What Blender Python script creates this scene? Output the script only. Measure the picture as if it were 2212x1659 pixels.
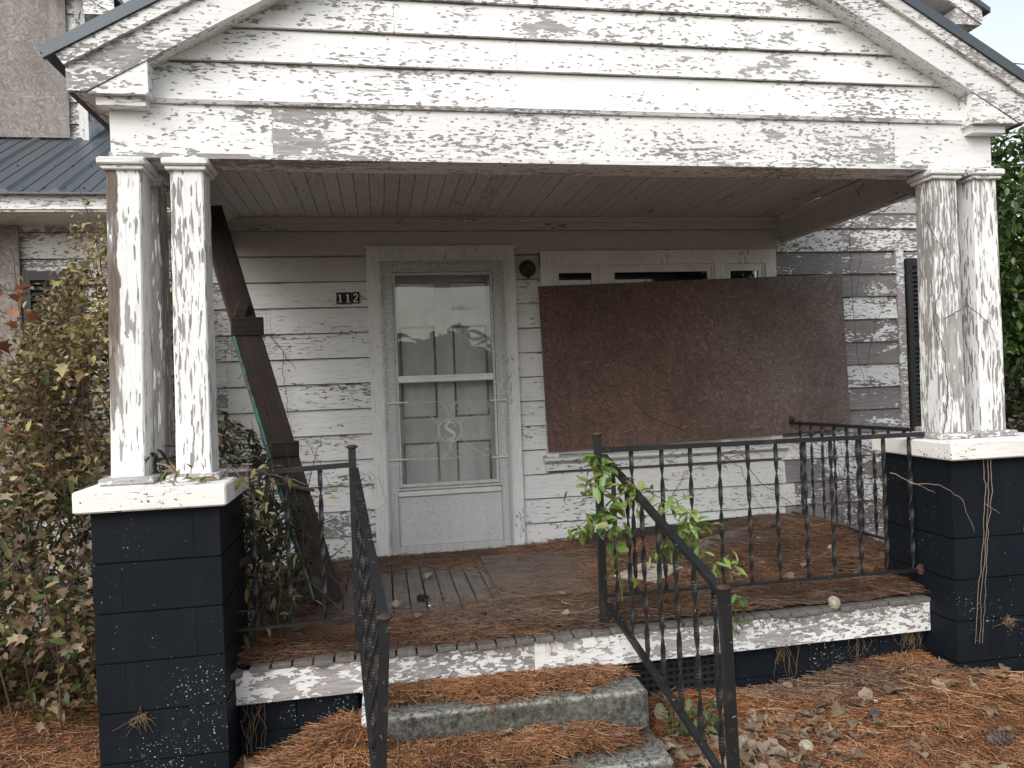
import bpy, bmesh, math, random
import numpy as np
from mathutils import Vector, Matrix
from statistics import NormalDist
random.seed(7); rng = np.random.default_rng(7)
for o in list(bpy.data.objects): bpy.data.objects.remove(o)
S = bpy.context.scene; COL = S.collection
R = math.radians
# ------------------------------------------------------------ camera, sky, sun, exposure
CAM = Vector((-.4666, -5.607, 1.2115)); YAW, PITCH, ROLL, FOC = .1689, -.0023, -.0376, 1662.
cd = bpy.data.cameras.new('camera'); cam = bpy.data.objects.new('camera', cd); COL.objects.link(cam)
cd.sensor_width = 36; cd.lens = 36*FOC/2212; cd.clip_end = 500; cd.clip_start = .05
fw = Vector((math.sin(YAW)*math.cos(PITCH), math.cos(YAW)*math.cos(PITCH), math.sin(PITCH)))
rt = Vector((math.cos(YAW), -math.sin(YAW), 0)); up = rt.cross(fw)
cr, sr = math.cos(ROLL), math.sin(ROLL)
ax, ay = rt*cr + up*sr, up*cr - rt*sr
cam.matrix_world = Matrix(((ax.x, ay.x, -fw.x, CAM.x), (ax.y, ay.y, -fw.y, CAM.y), (ax.z, ay.z, -fw.z, CAM.z), (0, 0, 0, 1)))
S.camera = cam
W = bpy.data.worlds.new('World'); S.world = W; W.use_nodes = True
nt = W.node_tree; bg = nt.nodes['Background']
sky = nt.nodes.new('ShaderNodeTexSky'); sky.sky_type = 'NISHITA'; sky.sun_disc = False
SUN_EL, SUN_AZ = R(40), R(218)
sky.sun_elevation = SUN_EL; sky.sun_rotation = SUN_AZ; sky.air_density = 1.6; sky.dust_density = 3.5; sky.ozone_density = .6
hs = nt.nodes.new('ShaderNodeHueSaturation'); hs.inputs['Saturation'].default_value = .38; hs.inputs['Value'].default_value = 1.15
nt.links.new(sky.outputs[0], hs.inputs['Color']); nt.links.new(hs.outputs[0], bg.inputs[0]); bg.inputs[1].default_value = .15
sl = bpy.data.lights.new('sun', 'SUN'); sl.energy = .5; sl.angle = R(40); sl.color = (1, .997, .99)
so = bpy.data.objects.new('sun', sl); COL.objects.link(so)
sd = Vector((math.sin(SUN_AZ)*math.cos(SUN_EL), math.cos(SUN_AZ)*math.cos(SUN_EL), math.sin(SUN_EL)))
so.rotation_euler = sd.to_track_quat('Z', 'Y').to_euler(); so.location = (0, -8, 8)
S.view_settings.view_transform = 'Standard'; S.view_settings.look = 'None'; S.view_settings.gamma = 1
S.view_settings.exposure = 0.48; S.view_settings.use_curve_mapping = False
# ------------------------------------------------------------ nodes
class NB:
    def __init__(s, name):
        s.m = bpy.data.materials.new(name); s.m.use_nodes = True; s.t = s.m.node_tree; s.b = s.t.nodes['Principled BSDF']
    def n(s, typ, **kw):
        n = s.t.nodes.new('ShaderNode'+typ)
        for k, v in kw.items():
            if k.startswith('i_'): s.set(n, k[2:].replace('_', ' '), v)
            elif k.startswith('x'): s.set(n, int(k[1:]), v)
            else: setattr(n, k, v)
        return n
    def set(s, n, key, v):
        i = n.inputs[key]
        if hasattr(v, 'links') or isinstance(v, bpy.types.NodeSocket): s.t.links.new(v, i)
        else:
            if isinstance(v, tuple) and len(v) == 3 and i.type == 'RGBA': v = (*v, 1)
            i.default_value = v
    def coords(s, sc=(1, 1, 1), rot=(0, 0, 0), rand=True):
        tc = s.n('TexCoord'); p = tc.outputs['Object']
        if rand:
            oi = s.n('ObjectInfo'); c = s.n('CombineXYZ')
            for k, f in enumerate((37., 91., 53.)):
                mm = s.n('Math', operation='MULTIPLY', x0=oi.outputs['Random'], x1=f); s.t.links.new(mm.outputs[0], c.inputs[k])
            a = s.n('VectorMath', operation='ADD', x0=p, x1=c.outputs[0]); p = a.outputs[0]
        mp = s.n('Mapping', i_Vector=p, i_Scale=sc, i_Rotation=rot)
        return mp.outputs[0]
    def noise(s, v, scale, detail=3, rough=.5, dist=0.):
        return s.n('TexNoise', i_Vector=v, i_Scale=scale, i_Detail=detail, i_Roughness=rough, i_Distortion=dist).outputs['Fac']
    def math(s, op, a, b=0., clamp=False):
        return s.n('Math', operation=op, use_clamp=clamp, x0=a, x1=b).outputs[0]
    def step(s, v, a, b, ta=0., tb=1.):
        return s.n('MapRange', i_Value=v, x1=a, x2=b, x3=ta, x4=tb).outputs[0]
    def mix(s, f, a, b, mode='MIX'):
        n = s.t.nodes.new('ShaderNodeMix'); n.data_type = 'RGBA'; n.blend_type = mode
        s.set(n, 0, f); s.set(n, 6, a); s.set(n, 7, b); return n.outputs[2]
    def attr(s, name, typ='OBJECT'):
        return s.n('Attribute', attribute_type=typ, attribute_name=name)
    def out(s, col, rough=.6, bump=None, bs=.5, bd=.003, **kw):
        s.set(s.b, 'Base Color', col); s.set(s.b, 'Roughness', rough)
        if bump is not None:
            bn = s.n('Bump', i_Height=bump, i_Strength=bs, i_Distance=bd); s.t.links.new(bn.outputs[0], s.b.inputs['Normal'])
        for k, v in kw.items(): s.set(s.b, k.replace('_', ' '), v)
        return s.m

def peel_mat(name, axis='X', paint=(.80, .81, .82), wood=((.25, .24, .245), (.46, .445, .45)), chip=150., big=2.1, streak=.42, small=0., strip=False, wt=(.29, .36, .35)):
    """white paint flaking off grey wood: ragged patches, many little chips, hairline checks"""
    b = NB(name)
    k = {'X': (streak, 1, 1), 'Y': (1, streak, 1), 'Z': (1, 1, streak)}[axis]
    p = b.coords(k)
    vor = b.n('TexVoronoi', feature='F1', i_Vector=p, i_Scale=chip, i_Randomness=1.)
    q = b.n('Mix', data_type='VECTOR', x0=.6, x4=p, x5=vor.outputs['Position']).outputs[1]
    n1 = b.noise(q, big, 2, .5); n2 = b.noise(q, big*6, 4, .62); n2b = b.noise(q, 55, 3, .62)
    v = b.math('ADD', b.math('ADD', b.math('MULTIPLY', n1, wt[0]), b.math('MULTIPLY', n2, wt[1])), b.math('MULTIPLY', n2b, wt[2]))
    thr = b.attr('thr').outputs['Fac']
    pu = b.coords(); v = b.math('ADD', v, b.math('MULTIPLY', b.math('SUBTRACT', b.noise(pu, 1.6, 2, .5), .5), .16))
    if strip:   # the bare strip down the weather side of the corner column
        ox = b.n('SeparateXYZ', x0=b.n('TexCoord').outputs['Object'])
        edge = b.math('ADD', ox.outputs[0], b.math('MULTIPLY', b.math('SUBTRACT', n2, .5), .25))
        mk = b.math('MULTIPLY', b.step(edge, -1.545, -1.575), b.step(b.math('ADD', ox.outputs[2], b.math('MULTIPLY', n1, .6)), 1.35, 1.75))
        thr = b.math('SUBTRACT', thr, b.math('MULTIPLY', mk, .13))
    d = b.math('SUBTRACT', v, thr)
    m = b.step(d, -.003, .003)
    n3 = b.noise(q, 80, 2, .5); n4 = b.noise(p, 2.6, 4, .6)
    d3 = b.math('SUBTRACT', b.math('ADD', b.math('MULTIPLY', n3, .55), b.math('MULTIPLY', n4, .45)), b.math('ADD', b.math('MULTIPLY', thr, .7), .572-.7*.56+small))
    m2 = b.step(d3, -.003, .004)
    kk = {'X': (.09, 1, 1), 'Y': (1, .09, 1), 'Z': (1, 1, .09)}[axis]
    g = b.coords(kk)
    gr = b.noise(g, 110, 4, .6); gr2 = b.noise(g, 24, 3, .5)
    crack = b.step(b.math('ADD', b.math('MULTIPLY', b.noise(g, 95, 2, .5), .6), b.math('MULTIPLY', n4, .4)), .612+small, .622+small)
    tot = b.math('MAXIMUM', b.math('MAXIMUM', m, m2), b.math('MULTIPLY', crack, .8))
    wc = b.mix(b.step(gr, .3, .7), (*wood[0], 1), (*wood[1], 1))
    if strip: wc = b.mix(mk, wc, b.mix(b.step(gr, .3, .7), (.075, .052, .042, 1), (.20, .15, .12, 1)))
    tan = b.step(b.noise(p, 3.1, 3, .6), .66, .78, 0, .5)
    wc = b.mix(tan, wc, (.38, .31, .24, 1))
    wc = b.mix(b.step(gr2, .35, .65, 0, .3), wc, (.17, .16, .16, 1))
    wc = b.mix(b.step(b.math('SUBTRACT', 1., m), .5, 1., 0, .35), wc, (.12, .115, .115, 1))  # small chips darkened for the shadow under lifted paint
    dirt = b.noise(p, 1.6, 4, .6); fine = b.noise(g, 90, 3, .6)
    dv = b.attr('dirt').outputs['Fac']
    pc = b.mix(b.math('MULTIPLY', b.step(dirt, .38, .68), b.math('ADD', dv, .08), True), (*paint, 1), (.42, .41, .40, 1))
    pc = b.mix(b.math('MULTIPLY', b.step(fine, .50, .70), b.math('ADD', b.math('MULTIPLY', dv, .9), .05), True), pc, (.22, .21, .20, 1))
    col = b.mix(tot, pc, wc)
    # lap shadow with some grime, painted dark where one board tucks under the next
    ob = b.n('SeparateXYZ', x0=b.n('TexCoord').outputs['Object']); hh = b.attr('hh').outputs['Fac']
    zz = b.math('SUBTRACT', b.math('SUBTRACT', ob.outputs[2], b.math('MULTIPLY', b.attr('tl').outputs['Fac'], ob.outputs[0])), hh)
    lap_shade = b.math('MULTIPLY', b.step(b.math('ADD', zz, b.math('MULTIPLY', b.math('SUBTRACT', n2, .5), .02)), -.011, -.004), b.math('GREATER_THAN', hh, .01))
    col = b.mix(b.math('MULTIPLY', lap_shade, .88), col, (.10, .09, .085, 1))
    lip = b.step(d, -.03, 0., 0., 1.)
    h = b.math('ADD', b.math('MULTIPLY', b.math('SUBTRACT', 1., tot), b.math('ADD', b.math('MULTIPLY', lip, .55), .8)), b.math('MULTIPLY', gr, .25))
    h = b.math('ADD', h, b.math('MULTIPLY', b.noise(q, 70, 3, .6), .55))
    return b.out(col, b.mix(tot, (.62, .62, .62, 1), (.9, .9, .9, 1)), h, .85, .003)

M = {}
for a in 'XYZ': M['w'+a] = peel_mat('white_paint_peeling_'+a, a, streak=.36)
M['wrough'] = peel_mat('siding_paint_mostly_gone', 'X', streak=.34, big=1.7, wt=(.42, .36, .22), chip=110., wood=((.13, .125, .13), (.26, .25, .255)), paint=(.74, .75, .76))
M['wcol'] = peel_mat('column_paint_flaking', 'Z', chip=120., big=3.6, streak=.13, small=-.03, wt=(.28, .36, .36), wood=((.28, .265, .262), (.47, .45, .445)))
M['wcolbrown'] = peel_mat('column_paint_bare_brown', 'Z', chip=120., big=3.4, strip=True, wt=(.28, .36, .36), streak=.13, small=-.02, wood=((.28, .265, .26), (.46, .44, .435)))
M['wskirt'] = peel_mat('skirt_paint_peeling', 'X', chip=75, big=2.4, streak=.40)
M['cap'] = peel_mat('pier_cap_paint', 'X', chip=90, paint=(.82, .82, .80), wood=((.12, .12, .11), (.3, .3, .28)), streak=.8, small=.03)
M['grey'] = peel_mat('mildewed_shade_paint', 'X', chip=110, paint=(.63, .645, .66), streak=.36, small=-.004, wood=((.15, .145, .145), (.28, .27, .27)))  # paint also darkened for the shade under the porch
M['shade'] = peel_mat('shaded_paint', 'X', chip=110, paint=(.47, .46, .46), streak=.3, small=.04, wood=((.10, .09, .09), (.2, .19, .185)))  # darker siding copy, shade below the ceiling put into the colour
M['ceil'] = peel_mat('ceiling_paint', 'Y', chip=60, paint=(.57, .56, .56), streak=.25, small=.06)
M['trimz'] = peel_mat('casing_paint_vertical', 'Z', paint=(.66, .675, .69), streak=.3, small=.02, wood=((.13, .12, .12), (.25, .24, .235)))

def wood_mat(name, axis, c1, c2, sc=40, rough=.85, moss=None):
    b = NB(name); k = {'X': (.06, 1, 1), 'Y': (1, .06, 1), 'Z': (1, 1, .06)}[axis]
    g = b.coords(k); p = b.coords()
    n = b.noise(g, sc, 5, .6, .4); n2 = b.noise(g, sc*3, 3, .6)
    col = b.mix(b.step(n, .32, .68), (*c1, 1), (*c2, 1))
    col = b.mix(b.step(n2, .55, .7, 0, .6), col, tuple(x*.45 for x in c1)+(1,))
    col = b.mix(b.step(b.noise(p, 5, 4, .6), .4, .75, 0, .35), col, (c1[0]*.6, c1[1]*.6, c1[2]*.6, 1))
    if moss: col = b.mix(b.step(b.noise(p, 22, 4, .65), .52, .66, 0, .8), col, (*moss, 1))
    return b.out(col, rough, b.math('ADD', n, b.math('MULTIPLY', n2, .6)), .6, .004)
M['deck'] = wood_mat('weathered_deck_board', 'Y', (.105, .098, .092), (.175, .165, .155))
M['deckend'] = wood_mat('board_end_grain', 'Y', (.12, .10, .09), (.3, .26, .23), 60)
M['plank'] = wood_mat('dark_plank', 'Z', (.018, .012, .010), (.05, .034, .028), 50)
M['scrap'] = wood_mat('scrap_wood', 'X', (.07, .05, .042), (.15, .115, .10), 40)
M['ply'] = wood_mat('old_plywood', 'X', (.085, .066, .054), (.15, .122, .10), 25)
M['bark'] = wood_mat('bark', 'Z', (.05, .04, .03), (.12, .095, .075), 30)
M['teal'] = peel_mat('teal_edge_paint', 'Z', paint=(.03, .16, .13), wood=((.04, .03, .025), (.08, .06, .05)))

def osb(name, c1, c2, c3):
    b = NB(name); p = b.coords()
    cell = b.n('SeparateColor', x0=b.n('TexVoronoi', feature='F1', i_Vector=p, i_Scale=26., i_Randomness=1.).outputs['Color']).outputs[1]
    pd = b.n('VectorMath', operation='ADD', x0=p, x1=b.n('VectorMath', operation='SCALE', x0=b.n('TexNoise', i_Vector=p, i_Scale=9., i_Detail=2.).outputs['Color'], i_Scale=.05).outputs[0]).outputs[0]
    cols = None
    for i, (rz, s) in enumerate(((.25, 1.), (1.15, 1.1), (-.6, .9), (2.0, 1.2), (-1.25, 1.), (.0, 1.3))):
        pr = b.n('Mapping', i_Vector=b.n('Mapping', i_Vector=pd, i_Rotation=(0, rz, 0)).outputs[0], i_Scale=(.20, 1, 1)).outputs[0]
        v = b.n('TexVoronoi', feature='F1', i_Vector=pr, i_Scale=88*s, i_Randomness=1.)
        c = b.n('SeparateColor', x0=v.outputs['Color']).outputs[0]
        if cols is None: cols = c
        else: cols = b.n('Mix', data_type='FLOAT', x0=b.step(cell, i/6., i/6.+.001), x2=cols, x3=c).outputs[0]
    col = b.mix(b.step(cols, 0, 1), (*c1, 1), (*c2, 1))
    col = b.mix(b.step(cols, .88, .95, 0, .3), col, (*c3, 1))
    sp = b.n('SeparateXYZ', x0=b.n('TexCoord').outputs['Object'])
    nn = b.math('ADD', sp.outputs[0], b.math('MULTIPLY', b.math('SUBTRACT', b.noise(p, 1.5, 4, .6), .5), 2.2))
    if name == 'osb_brown': col = b.mix(b.step(nn, -.1, 1.3, 0, .62), col, b.mix(b.step(cols, 0, 1), (.13, .115, .113, 1), (.24, .215, .21, 1)))
    col = b.mix(b.step(b.noise(p, 1.7, 4, .6), .42, .7, 0, .5), col, (c1[0]*.55, c1[1]*.5, c1[2]*.5, 1))
    wr = b.noise(b.coords((1, 1, .10)), 9, 4, .6); col = b.mix(b.step(wr, .55, .75, 0, .35), col, (c2[0]*1.25, c2[1]*1.3, c2[2]*1.35, 1))
    return b.out(col, .85, cols, .5, .0025)
M['osb'] = osb('osb_brown', (.072, .043, .034), (.145, .09, .07), (.25, .175, .14))
M['osbg'] = osb('osb_grey', (.165, .15, .145), (.31, .285, .275), (.46, .43, .385))

def metal_roof():
    b = NB('slate_blue_metal_roofing'); p = b.coords()
    col = b.mix(b.step(b.noise(p, 3, 4), .4, .7, 0, .3), (.075, .093, .112, 1), (.11, .125, .14, 1))
    return b.out(col, .42, b.noise(p, 8, 2), .05, .004, Metallic=.25)
M['metal'] = metal_roof()
def iron():
    b = NB('black_wrought_iron'); p = b.coords()
    m = b.step(b.noise(p, 55, 4, .7), .66, .70)
    rust = b.step(b.noise(p, 14, 4, .65), .56, .7, 0, .75)
    col = b.mix(rust, (.012, .013, .015, 1), (.045, .028, .02, 1))
    col = b.mix(m, col, (.30, .32, .32, 1))
    return b.out(col, b.mix(rust, (.42, .42, .42, 1), (.8, .8, .8, 1)), b.noise(p, 60, 4, .6), .4, .002)
M['iron'] = iron()
def rust():
    b = NB('rusty_iron'); p = b.coords()
    return b.out(b.mix(b.step(b.noise(p, 30, 4), .4, .6), (.08, .03, .018, 1), (.025, .018, .016, 1)), .8, b.noise(p, 60, 3), .4, .002)
M['rust'] = rust()
def block():
    b = NB('black_painted_block'); p = b.coords(); pw = b.coords(rand=False)
    n = b.noise(pw, 2.5, 3)
    col = b.mix(b.step(n, .35, .65), (.0036, .0062, .0108, 1), (.0058, .0092, .0148, 1))
    clus = b.noise(pw, 2.6, 4, .7)
    sz = b.n('SeparateXYZ', x0=b.n('TexCoord').outputs['Object']).outputs[2]
    low = b.step(sz, .5, -.6, -.03, .012)
    dot = b.step(b.math('ADD', b.math('ADD', b.math('MULTIPLY', b.noise(p, 120, 1, .4), .60), b.math('MULTIPLY', clus, .40)), low), .660, .668)
    chipm = b.step(b.math('ADD', b.math('ADD', b.math('MULTIPLY', b.noise(p, 24, 5, .7), .7), b.math('MULTIPLY', clus, .30)), low), .675, .681)
    m = b.math('MAXIMUM', dot, chipm)
    col = b.mix(m, col, (.36, .37, .32, 1))
    streak = b.coords((1, 1, .12))
    col = b.mix(b.step(b.noise(streak, 14, 4, .6), .5, .8, 0, .25), col, (.022, .024, .026, 1))
    h = b.math('ADD', b.noise(p, 120, 4, .7), b.math('MULTIPLY', m, -.6))
    return b.out(col, .7, h, .35, .004, Specular_IOR_Level=.18)
M['block'] = block()
def concrete():
    b = NB('stained_concrete'); p = b.coords(rand=False)
    n = b.noise(p, 5, 6, .68); n2 = b.noise(p, 45, 5, .75); n3 = b.noise(p, 2.2, 4, .6)
    col = b.mix(b.step(n, .36, .66), (.016, .015, .013, 1), (.060, .056, .048, 1))
    col = b.mix(b.step(n2, .54, .62, 0, .6), col, (.16, .165, .145, 1))
    col = b.mix(b.step(n3, .5, .68, 0, .5), col, (.085, .09, .055, 1))
    e = b.attr('edge', 'GEOMETRY').outputs['Fac']
    col = b.mix(b.math('MULTIPLY', e, b.step(n2, .38, .55), True), col, (.34, .35, .32, 1))
    return b.out(col, .9, b.math('ADD', n, n2), .8, .007)
M['conc'] = concrete()
def litter(name):
    b = NB(name); p = b.coords(rand=False)
    l = None
    for rz in (.2, .9, 1.7, 2.5):
        a = b.n('Mapping', i_Vector=b.n('Mapping', i_Vector=p, i_Rotation=(0, 0, rz)).outputs[0], i_Scale=(.05, 1, 1)).outputs[0]
        n = b.noise(a, 150, 2, .6, .3)
        l = n if l is None else b.math('MAXIMUM', l, n)
    col = b.mix(b.step(l, .52, .74), (.035, .019, .013, 1), (.17, .085, .05, 1))
    col = b.mix(b.step(b.noise(p, 2.5, 4, .6), .42, .7, 0, .6), col, (.07, .045, .033, 1))
    return b.out(col, .9, l, .9, .012)
M['litter'] = litter('pine_straw_bed')
def ground_mat():
    b = NB('ground_litter'); p = b.coords(rand=False)
    l = None
    for rz in (.2, 1.2, 2.2):
        a = b.n('Mapping', i_Vector=b.n('Mapping', i_Vector=p, i_Rotation=(0, 0, rz)).outputs[0], i_Scale=(.06, 1, 1)).outputs[0]
        n = b.noise(a, 120, 2, .6, .3)
        l = n if l is None else b.math('MAXIMUM', l, n)
    col = b.mix(b.step(l, .5, .74), (.035, .019, .012, 1), (.26, .12, .058, 1))
    sp = b.n('SeparateXYZ', x0=b.n('TexCoord').outputs['Object'])
    far = b.step(b.math('ADD', sp.outputs[1], b.math('MULTIPLY', b.noise(p, .6, 3), 3.)), -4.5, -6.5)
    col = b.mix(far, col, b.mix(b.noise(p, 3, 5, .6), (.06, .075, .03, 1), (.16, .14, .08, 1)))
    return b.out(col, .92, l, .8, .012)
M['ground'] = ground_mat()
def kickmat():
    b = NB('grey_kick_panel'); p = b.coords(rand=False)
    n = b.noise(p, 85, 4, .8); col = b.mix(b.step(n, .45, .60), (.52, .54, .555, 1), (.38, .395, .405, 1))
    col = b.mix(b.step(b.noise(b.coords((1, 1, .2), rand=False), 7, 4, .6), .45, .7, 0, .5), col, (.56, .58, .60, 1))
    return b.out(col, .55, n, .2, .001, Metallic=.2)
def flat(name, c, rough=.6, var=.25, **kw):
    b = NB(name); p = b.coords()
    return b.out(b.mix(b.step(b.noise(p, 9, 4, .6), .35, .65), (*c, 1), tuple(x*(1-var) for x in c)+(1,)), rough, b.noise(p, 50, 3), .15, .002, **kw)
M['shut'] = flat('black_shutter', (.014, .015, .018), .5)
M['dark'] = flat('dark_interior', (.012, .011, .010), .8)
M['twig'] = flat('dead_twig', (.10, .065, .05), .85)
M['twigl'] = flat('pale_twig', (.26, .20, .16), .85)
M['stem'] = flat('green_stem', (.12, .16, .05), .6)
M['bone'] = flat('white_flake', (.7, .7, .66), .7)
M['brass'] = flat('brass_knob', (.75, .62, .35), .22, Metallic=1.)
M['lamp'] = flat('dull_black_lamp', (.02, .018, .017), .55)
M['wire'] = flat('cable', (.05, .05, .05), .6)
M['cream'] = flat('cream_scrap', (.50, .47, .38), .7, .2)
M['hatch'] = flat('vent_iron', (.012, .013, .015), .7)
M['twigblack'] = flat('rotten_wood_black', (.022, .018, .016), .9)
M['roots'] = flat('dry_moss_roots', (.20, .14, .085), .95)
def alu():
    b = NB('oxidised_aluminium'); p = b.coords(rand=False); g = b.coords((1, 1, .05), rand=False)
    s = b.step(b.noise(p, 105, 3, .8), .47, .56)
    z = b.n('SeparateXYZ', x0=b.n('TexCoord').outputs['Object']).outputs[2]
    s = b.math('MULTIPLY', s, b.step(b.math('ADD', z, b.math('MULTIPLY', b.noise(p, 3, 3, .6), .8)), .7, 1.9, .30, .85))
    col = b.mix(s, (.55, .57, .58, 1), (.20, .205, .21, 1))
    col = b.mix(b.step(b.noise(g, 30, 3), .45, .65, 0, .5), col, (.40, .41, .415, 1))
    return b.out(col, .55, b.noise(p, 180, 3), .25, .001, Metallic=.35)
M['alu'] = alu()
M['kick'] = kickmat()
M['bar'] = flat('bright_mid_rail', (.62, .62, .61), .5, .12, Metallic=.2)
def door_white():
    b = NB('dusty_white_door'); p = b.coords((1, 1, .25))
    return b.out(b.mix(b.step(b.noise(p, 8, 4, .6), .35, .7), (.68, .70, .71, 1), (.50, .52, .53, 1)), .55, b.noise(p, 60, 3), .1, .002)
M['door'] = door_white(); M['core'] = flat('groove_shade_grey', (.36, .36, .36), .8)  # grey core puts the shade of the panel grooves into its colour
def glass(name, tint=.95, bulge=0.):
    b = NB(name); t = b.t
    tr = b.n('BsdfTransparent'); tr.inputs[0].default_value = (tint, tint, tint, 1)
    gl = b.n('BsdfGlossy'); gl.inputs['Roughness'].default_value = .0; gl.inputs[0].default_value = (1, 1, 1, 1)
    fr = b.n('Fresnel', i_IOR=1.5)
    f = b.math('ADD', b.math('MULTIPLY', fr.outputs[0], 1.25), .0, True)
    mx = b.n('MixShader', x0=f); t.links.new(tr.outputs[0], mx.inputs[1]); t.links.new(gl.outputs[0], mx.inputs[2])
    if bulge:
        p = b.coords(rand=False)
        bn = b.n('Bump', i_Height=b.noise(p, 2.6, 1, .4), i_Strength=bulge, i_Distance=.02); t.links.new(bn.outputs[0], gl.inputs['Normal'])
    t.links.new(mx.outputs[0], t.nodes['Material Output'].inputs[0]); return b.m
M['glass'] = glass('storm_glass', .93, .10); M['pane'] = glass('window_glass', .5)
def leafmat(name, gloss=.5, tr=.25):
    b = NB(name); c = b.attr('tint', 'GEOMETRY').outputs['Color']; p = b.coords(rand=False)
    col = b.mix(b.step(b.noise(p, 60, 3), .4, .7, 0, .3), c, b.mix(.5, c, (.02, .015, .01, 1)))
    m = b.out(col, gloss, b.noise(p, 90, 3), .2, .002)
    tl = b.n('BsdfTranslucent'); b.t.links.new(col, tl.inputs[0]); mx = b.n('MixShader', x0=tr)
    b.t.links.new(b.b.outputs[0], mx.inputs[1]); b.t.links.new(tl.outputs[0], mx.inputs[2]); b.t.links.new(mx.outputs[0], b.t.nodes['Material Output'].inputs[0])
    return m
M['leaf'] = leafmat('leaf_mixed', .6); M['gloss'] = leafmat('leaf_glossy', .35, .2); M['dry'] = leafmat('leaf_dry', .8, .1)
M['needle'] = leafmat('pine_needle', .6, 0.05)

# ------------------------------------------------------------ builders
ND = NormalDist(.5, .059)
def thr(c): return .8 if c < .006 else ND.inv_cdf(1-min(max(c, .002), .995))
def winv(p):
    m = Matrix.Identity(4); q = p
    while q is not None: m = q.matrix_parent_inverse @ Matrix.LocRotScale(q.location, q.rotation_euler, q.scale) if False else m; q = None
    return m
WM = {}
def link(o, parent=None, world=None):
    COL.objects.link(o); world = world if world is not None else Matrix.Identity(4)
    if parent is not None:
        o.parent = parent; o.matrix_parent_inverse = WM[parent.name].inverted()
    o.matrix_basis = world; WM[o.name] = world.copy(); return o
def tag(o, label=None, cat=None, group=None, kind=None):
    if label: o['label'] = label
    if cat: o['category'] = cat
    if group: o['group'] = group
    if kind: o['kind'] = kind
    return o
def thing(name, label, cat, loc=(0, 0, 0), group=None):
    o = bpy.data.objects.new(name, None); o.empty_display_size = .1
    link(o, None, Matrix.Translation(loc)); return tag(o, label, cat, group)
class G:
    def __init__(s): s.v = []; s.f = []; s.tilt = 0
    def box(s, x0, x1, y0, y1, z0, z1):
        n = len(s.v); s.v += [(x, y, z) for z in (z0, z1) for y in (y0, y1) for x in (x0, x1)]
        s.f += [tuple(n+i for i in q) for q in ((0, 2, 3, 1), (4, 5, 7, 6), (0, 1, 5, 4), (2, 6, 7, 3), (0, 4, 6, 2), (1, 3, 7, 5))]; return s
    def cbox(s, x0, x1, y0, y1, z0, z1, c=.004):
        """box with chamfered vertical and front edges"""
        n = len(s.v)
        for z, k in ((z0, c), (z0+c, 0), (z1-c, 0), (z1, c)):
            X0, X1, Y0, Y1 = x0+k, x1-k, y0+k, y1-k
            s.v += [(X0+c, Y0, z), (X1-c, Y0, z), (X1, Y0+c, z), (X1, Y1-c, z), (X1-c, Y1, z), (X0+c, Y1, z), (X0, Y1-c, z), (X0, Y0+c, z)]
        for l in range(3):
            for i in range(8):
                j = (i+1) % 8; s.f.append((n+l*8+i, n+l*8+j, n+l*8+8+j, n+l*8+8+i))
        s.f.append(tuple(n+i for i in range(7, -1, -1))); s.f.append(tuple(n+24+i for i in range(8))); return s
    def prism(s, poly, y0, y1):   # polygon in XZ (ccw seen from -Y) extruded along Y
        n = len(s.v); k = len(poly)
        s.v += [(x, y0, z) for x, z in poly]+[(x, y1, z) for x, z in poly]
        s.f.append(tuple(n+i for i in range(k))); s.f.append(tuple(n+k+i for i in range(k-1, -1, -1)))
        for i in range(k):
            j = (i+1) % k; s.f.append((n+j, n+i, n+k+i, n+k+j))
        return s
    def prismx(s, poly, x0, x1):  # polygon in YZ extruded along X
        n = len(s.v); k = len(poly)
        s.v += [(x0, y, z) for y, z in poly]+[(x1, y, z) for y, z in poly]
        s.f.append(tuple(n+i for i in range(k-1, -1, -1))); s.f.append(tuple(n+k+i for i in range(k)))
        for i in range(k):
            j = (i+1) % k; s.f.append((n+i, n+j, n+k+j, n+k+i))
        return s
    def bar(s, a, b, w, h=None, rot=0.):
        h = h or w; a = Vector(a); b = Vector(b); d = (b-a).normalized()
        u = d.cross(Vector((0, 0, 1)));
        if u.length < .05: u = Vector((1, 0, 0))
        u.normalize(); v = u.cross(d)
        if rot: q = Matrix.Rotation(rot, 3, d); u = q @ u; v = q @ v
        n = len(s.v)
        for c in (a, b):
            for i, j in ((-1, -1), (1, -1), (1, 1), (-1, 1)): s.v.append(tuple(c+u*i*w/2+v*j*h/2))
        s.f += [(n+3, n+2, n+1, n), (n+4, n+5, n+6, n+7)]+[(n+i, n+(i+1) % 4, n+4+(i+1) % 4, n+4+i) for i in range(4)]; return s
    def tube(s, pts, r, k=6, r2=None, closed=False):
        pts = [Vector(p) for p in pts]; n0 = len(s.v); m = len(pts); ref = None
        for i, p in enumerate(pts):
            d = (pts[(i+1) % m if closed else min(i+1, m-1)]-pts[(i-1) % m if closed else max(i-1, 0)]).normalized()
            if ref is None: ref = d.orthogonal().normalized()
            ref = (ref-d*ref.dot(d)).normalized(); w = d.cross(ref); rr = r if r2 is None else r+(r2-r)*i/(m-1)
            if callable(r): rr = r(i/(m-1))
            for j in range(k):
                a = 2*math.pi*j/k; s.v.append(tuple(p+(ref*math.cos(a)+w*math.sin(a))*rr))
        for i in range(m if closed else m-1):
            for j in range(k):
                a = n0+i*k+j; b_ = n0+i*k+(j+1) % k; c = n0+((i+1) % m)*k
                s.f.append((a, b_, c+(j+1) % k, c+j))
        if not closed: s.f.append(tuple(n0+j for j in range(k-1, -1, -1))); s.f.append(tuple(n0+(m-1)*k+j for j in range(k)))
        return s
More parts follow.
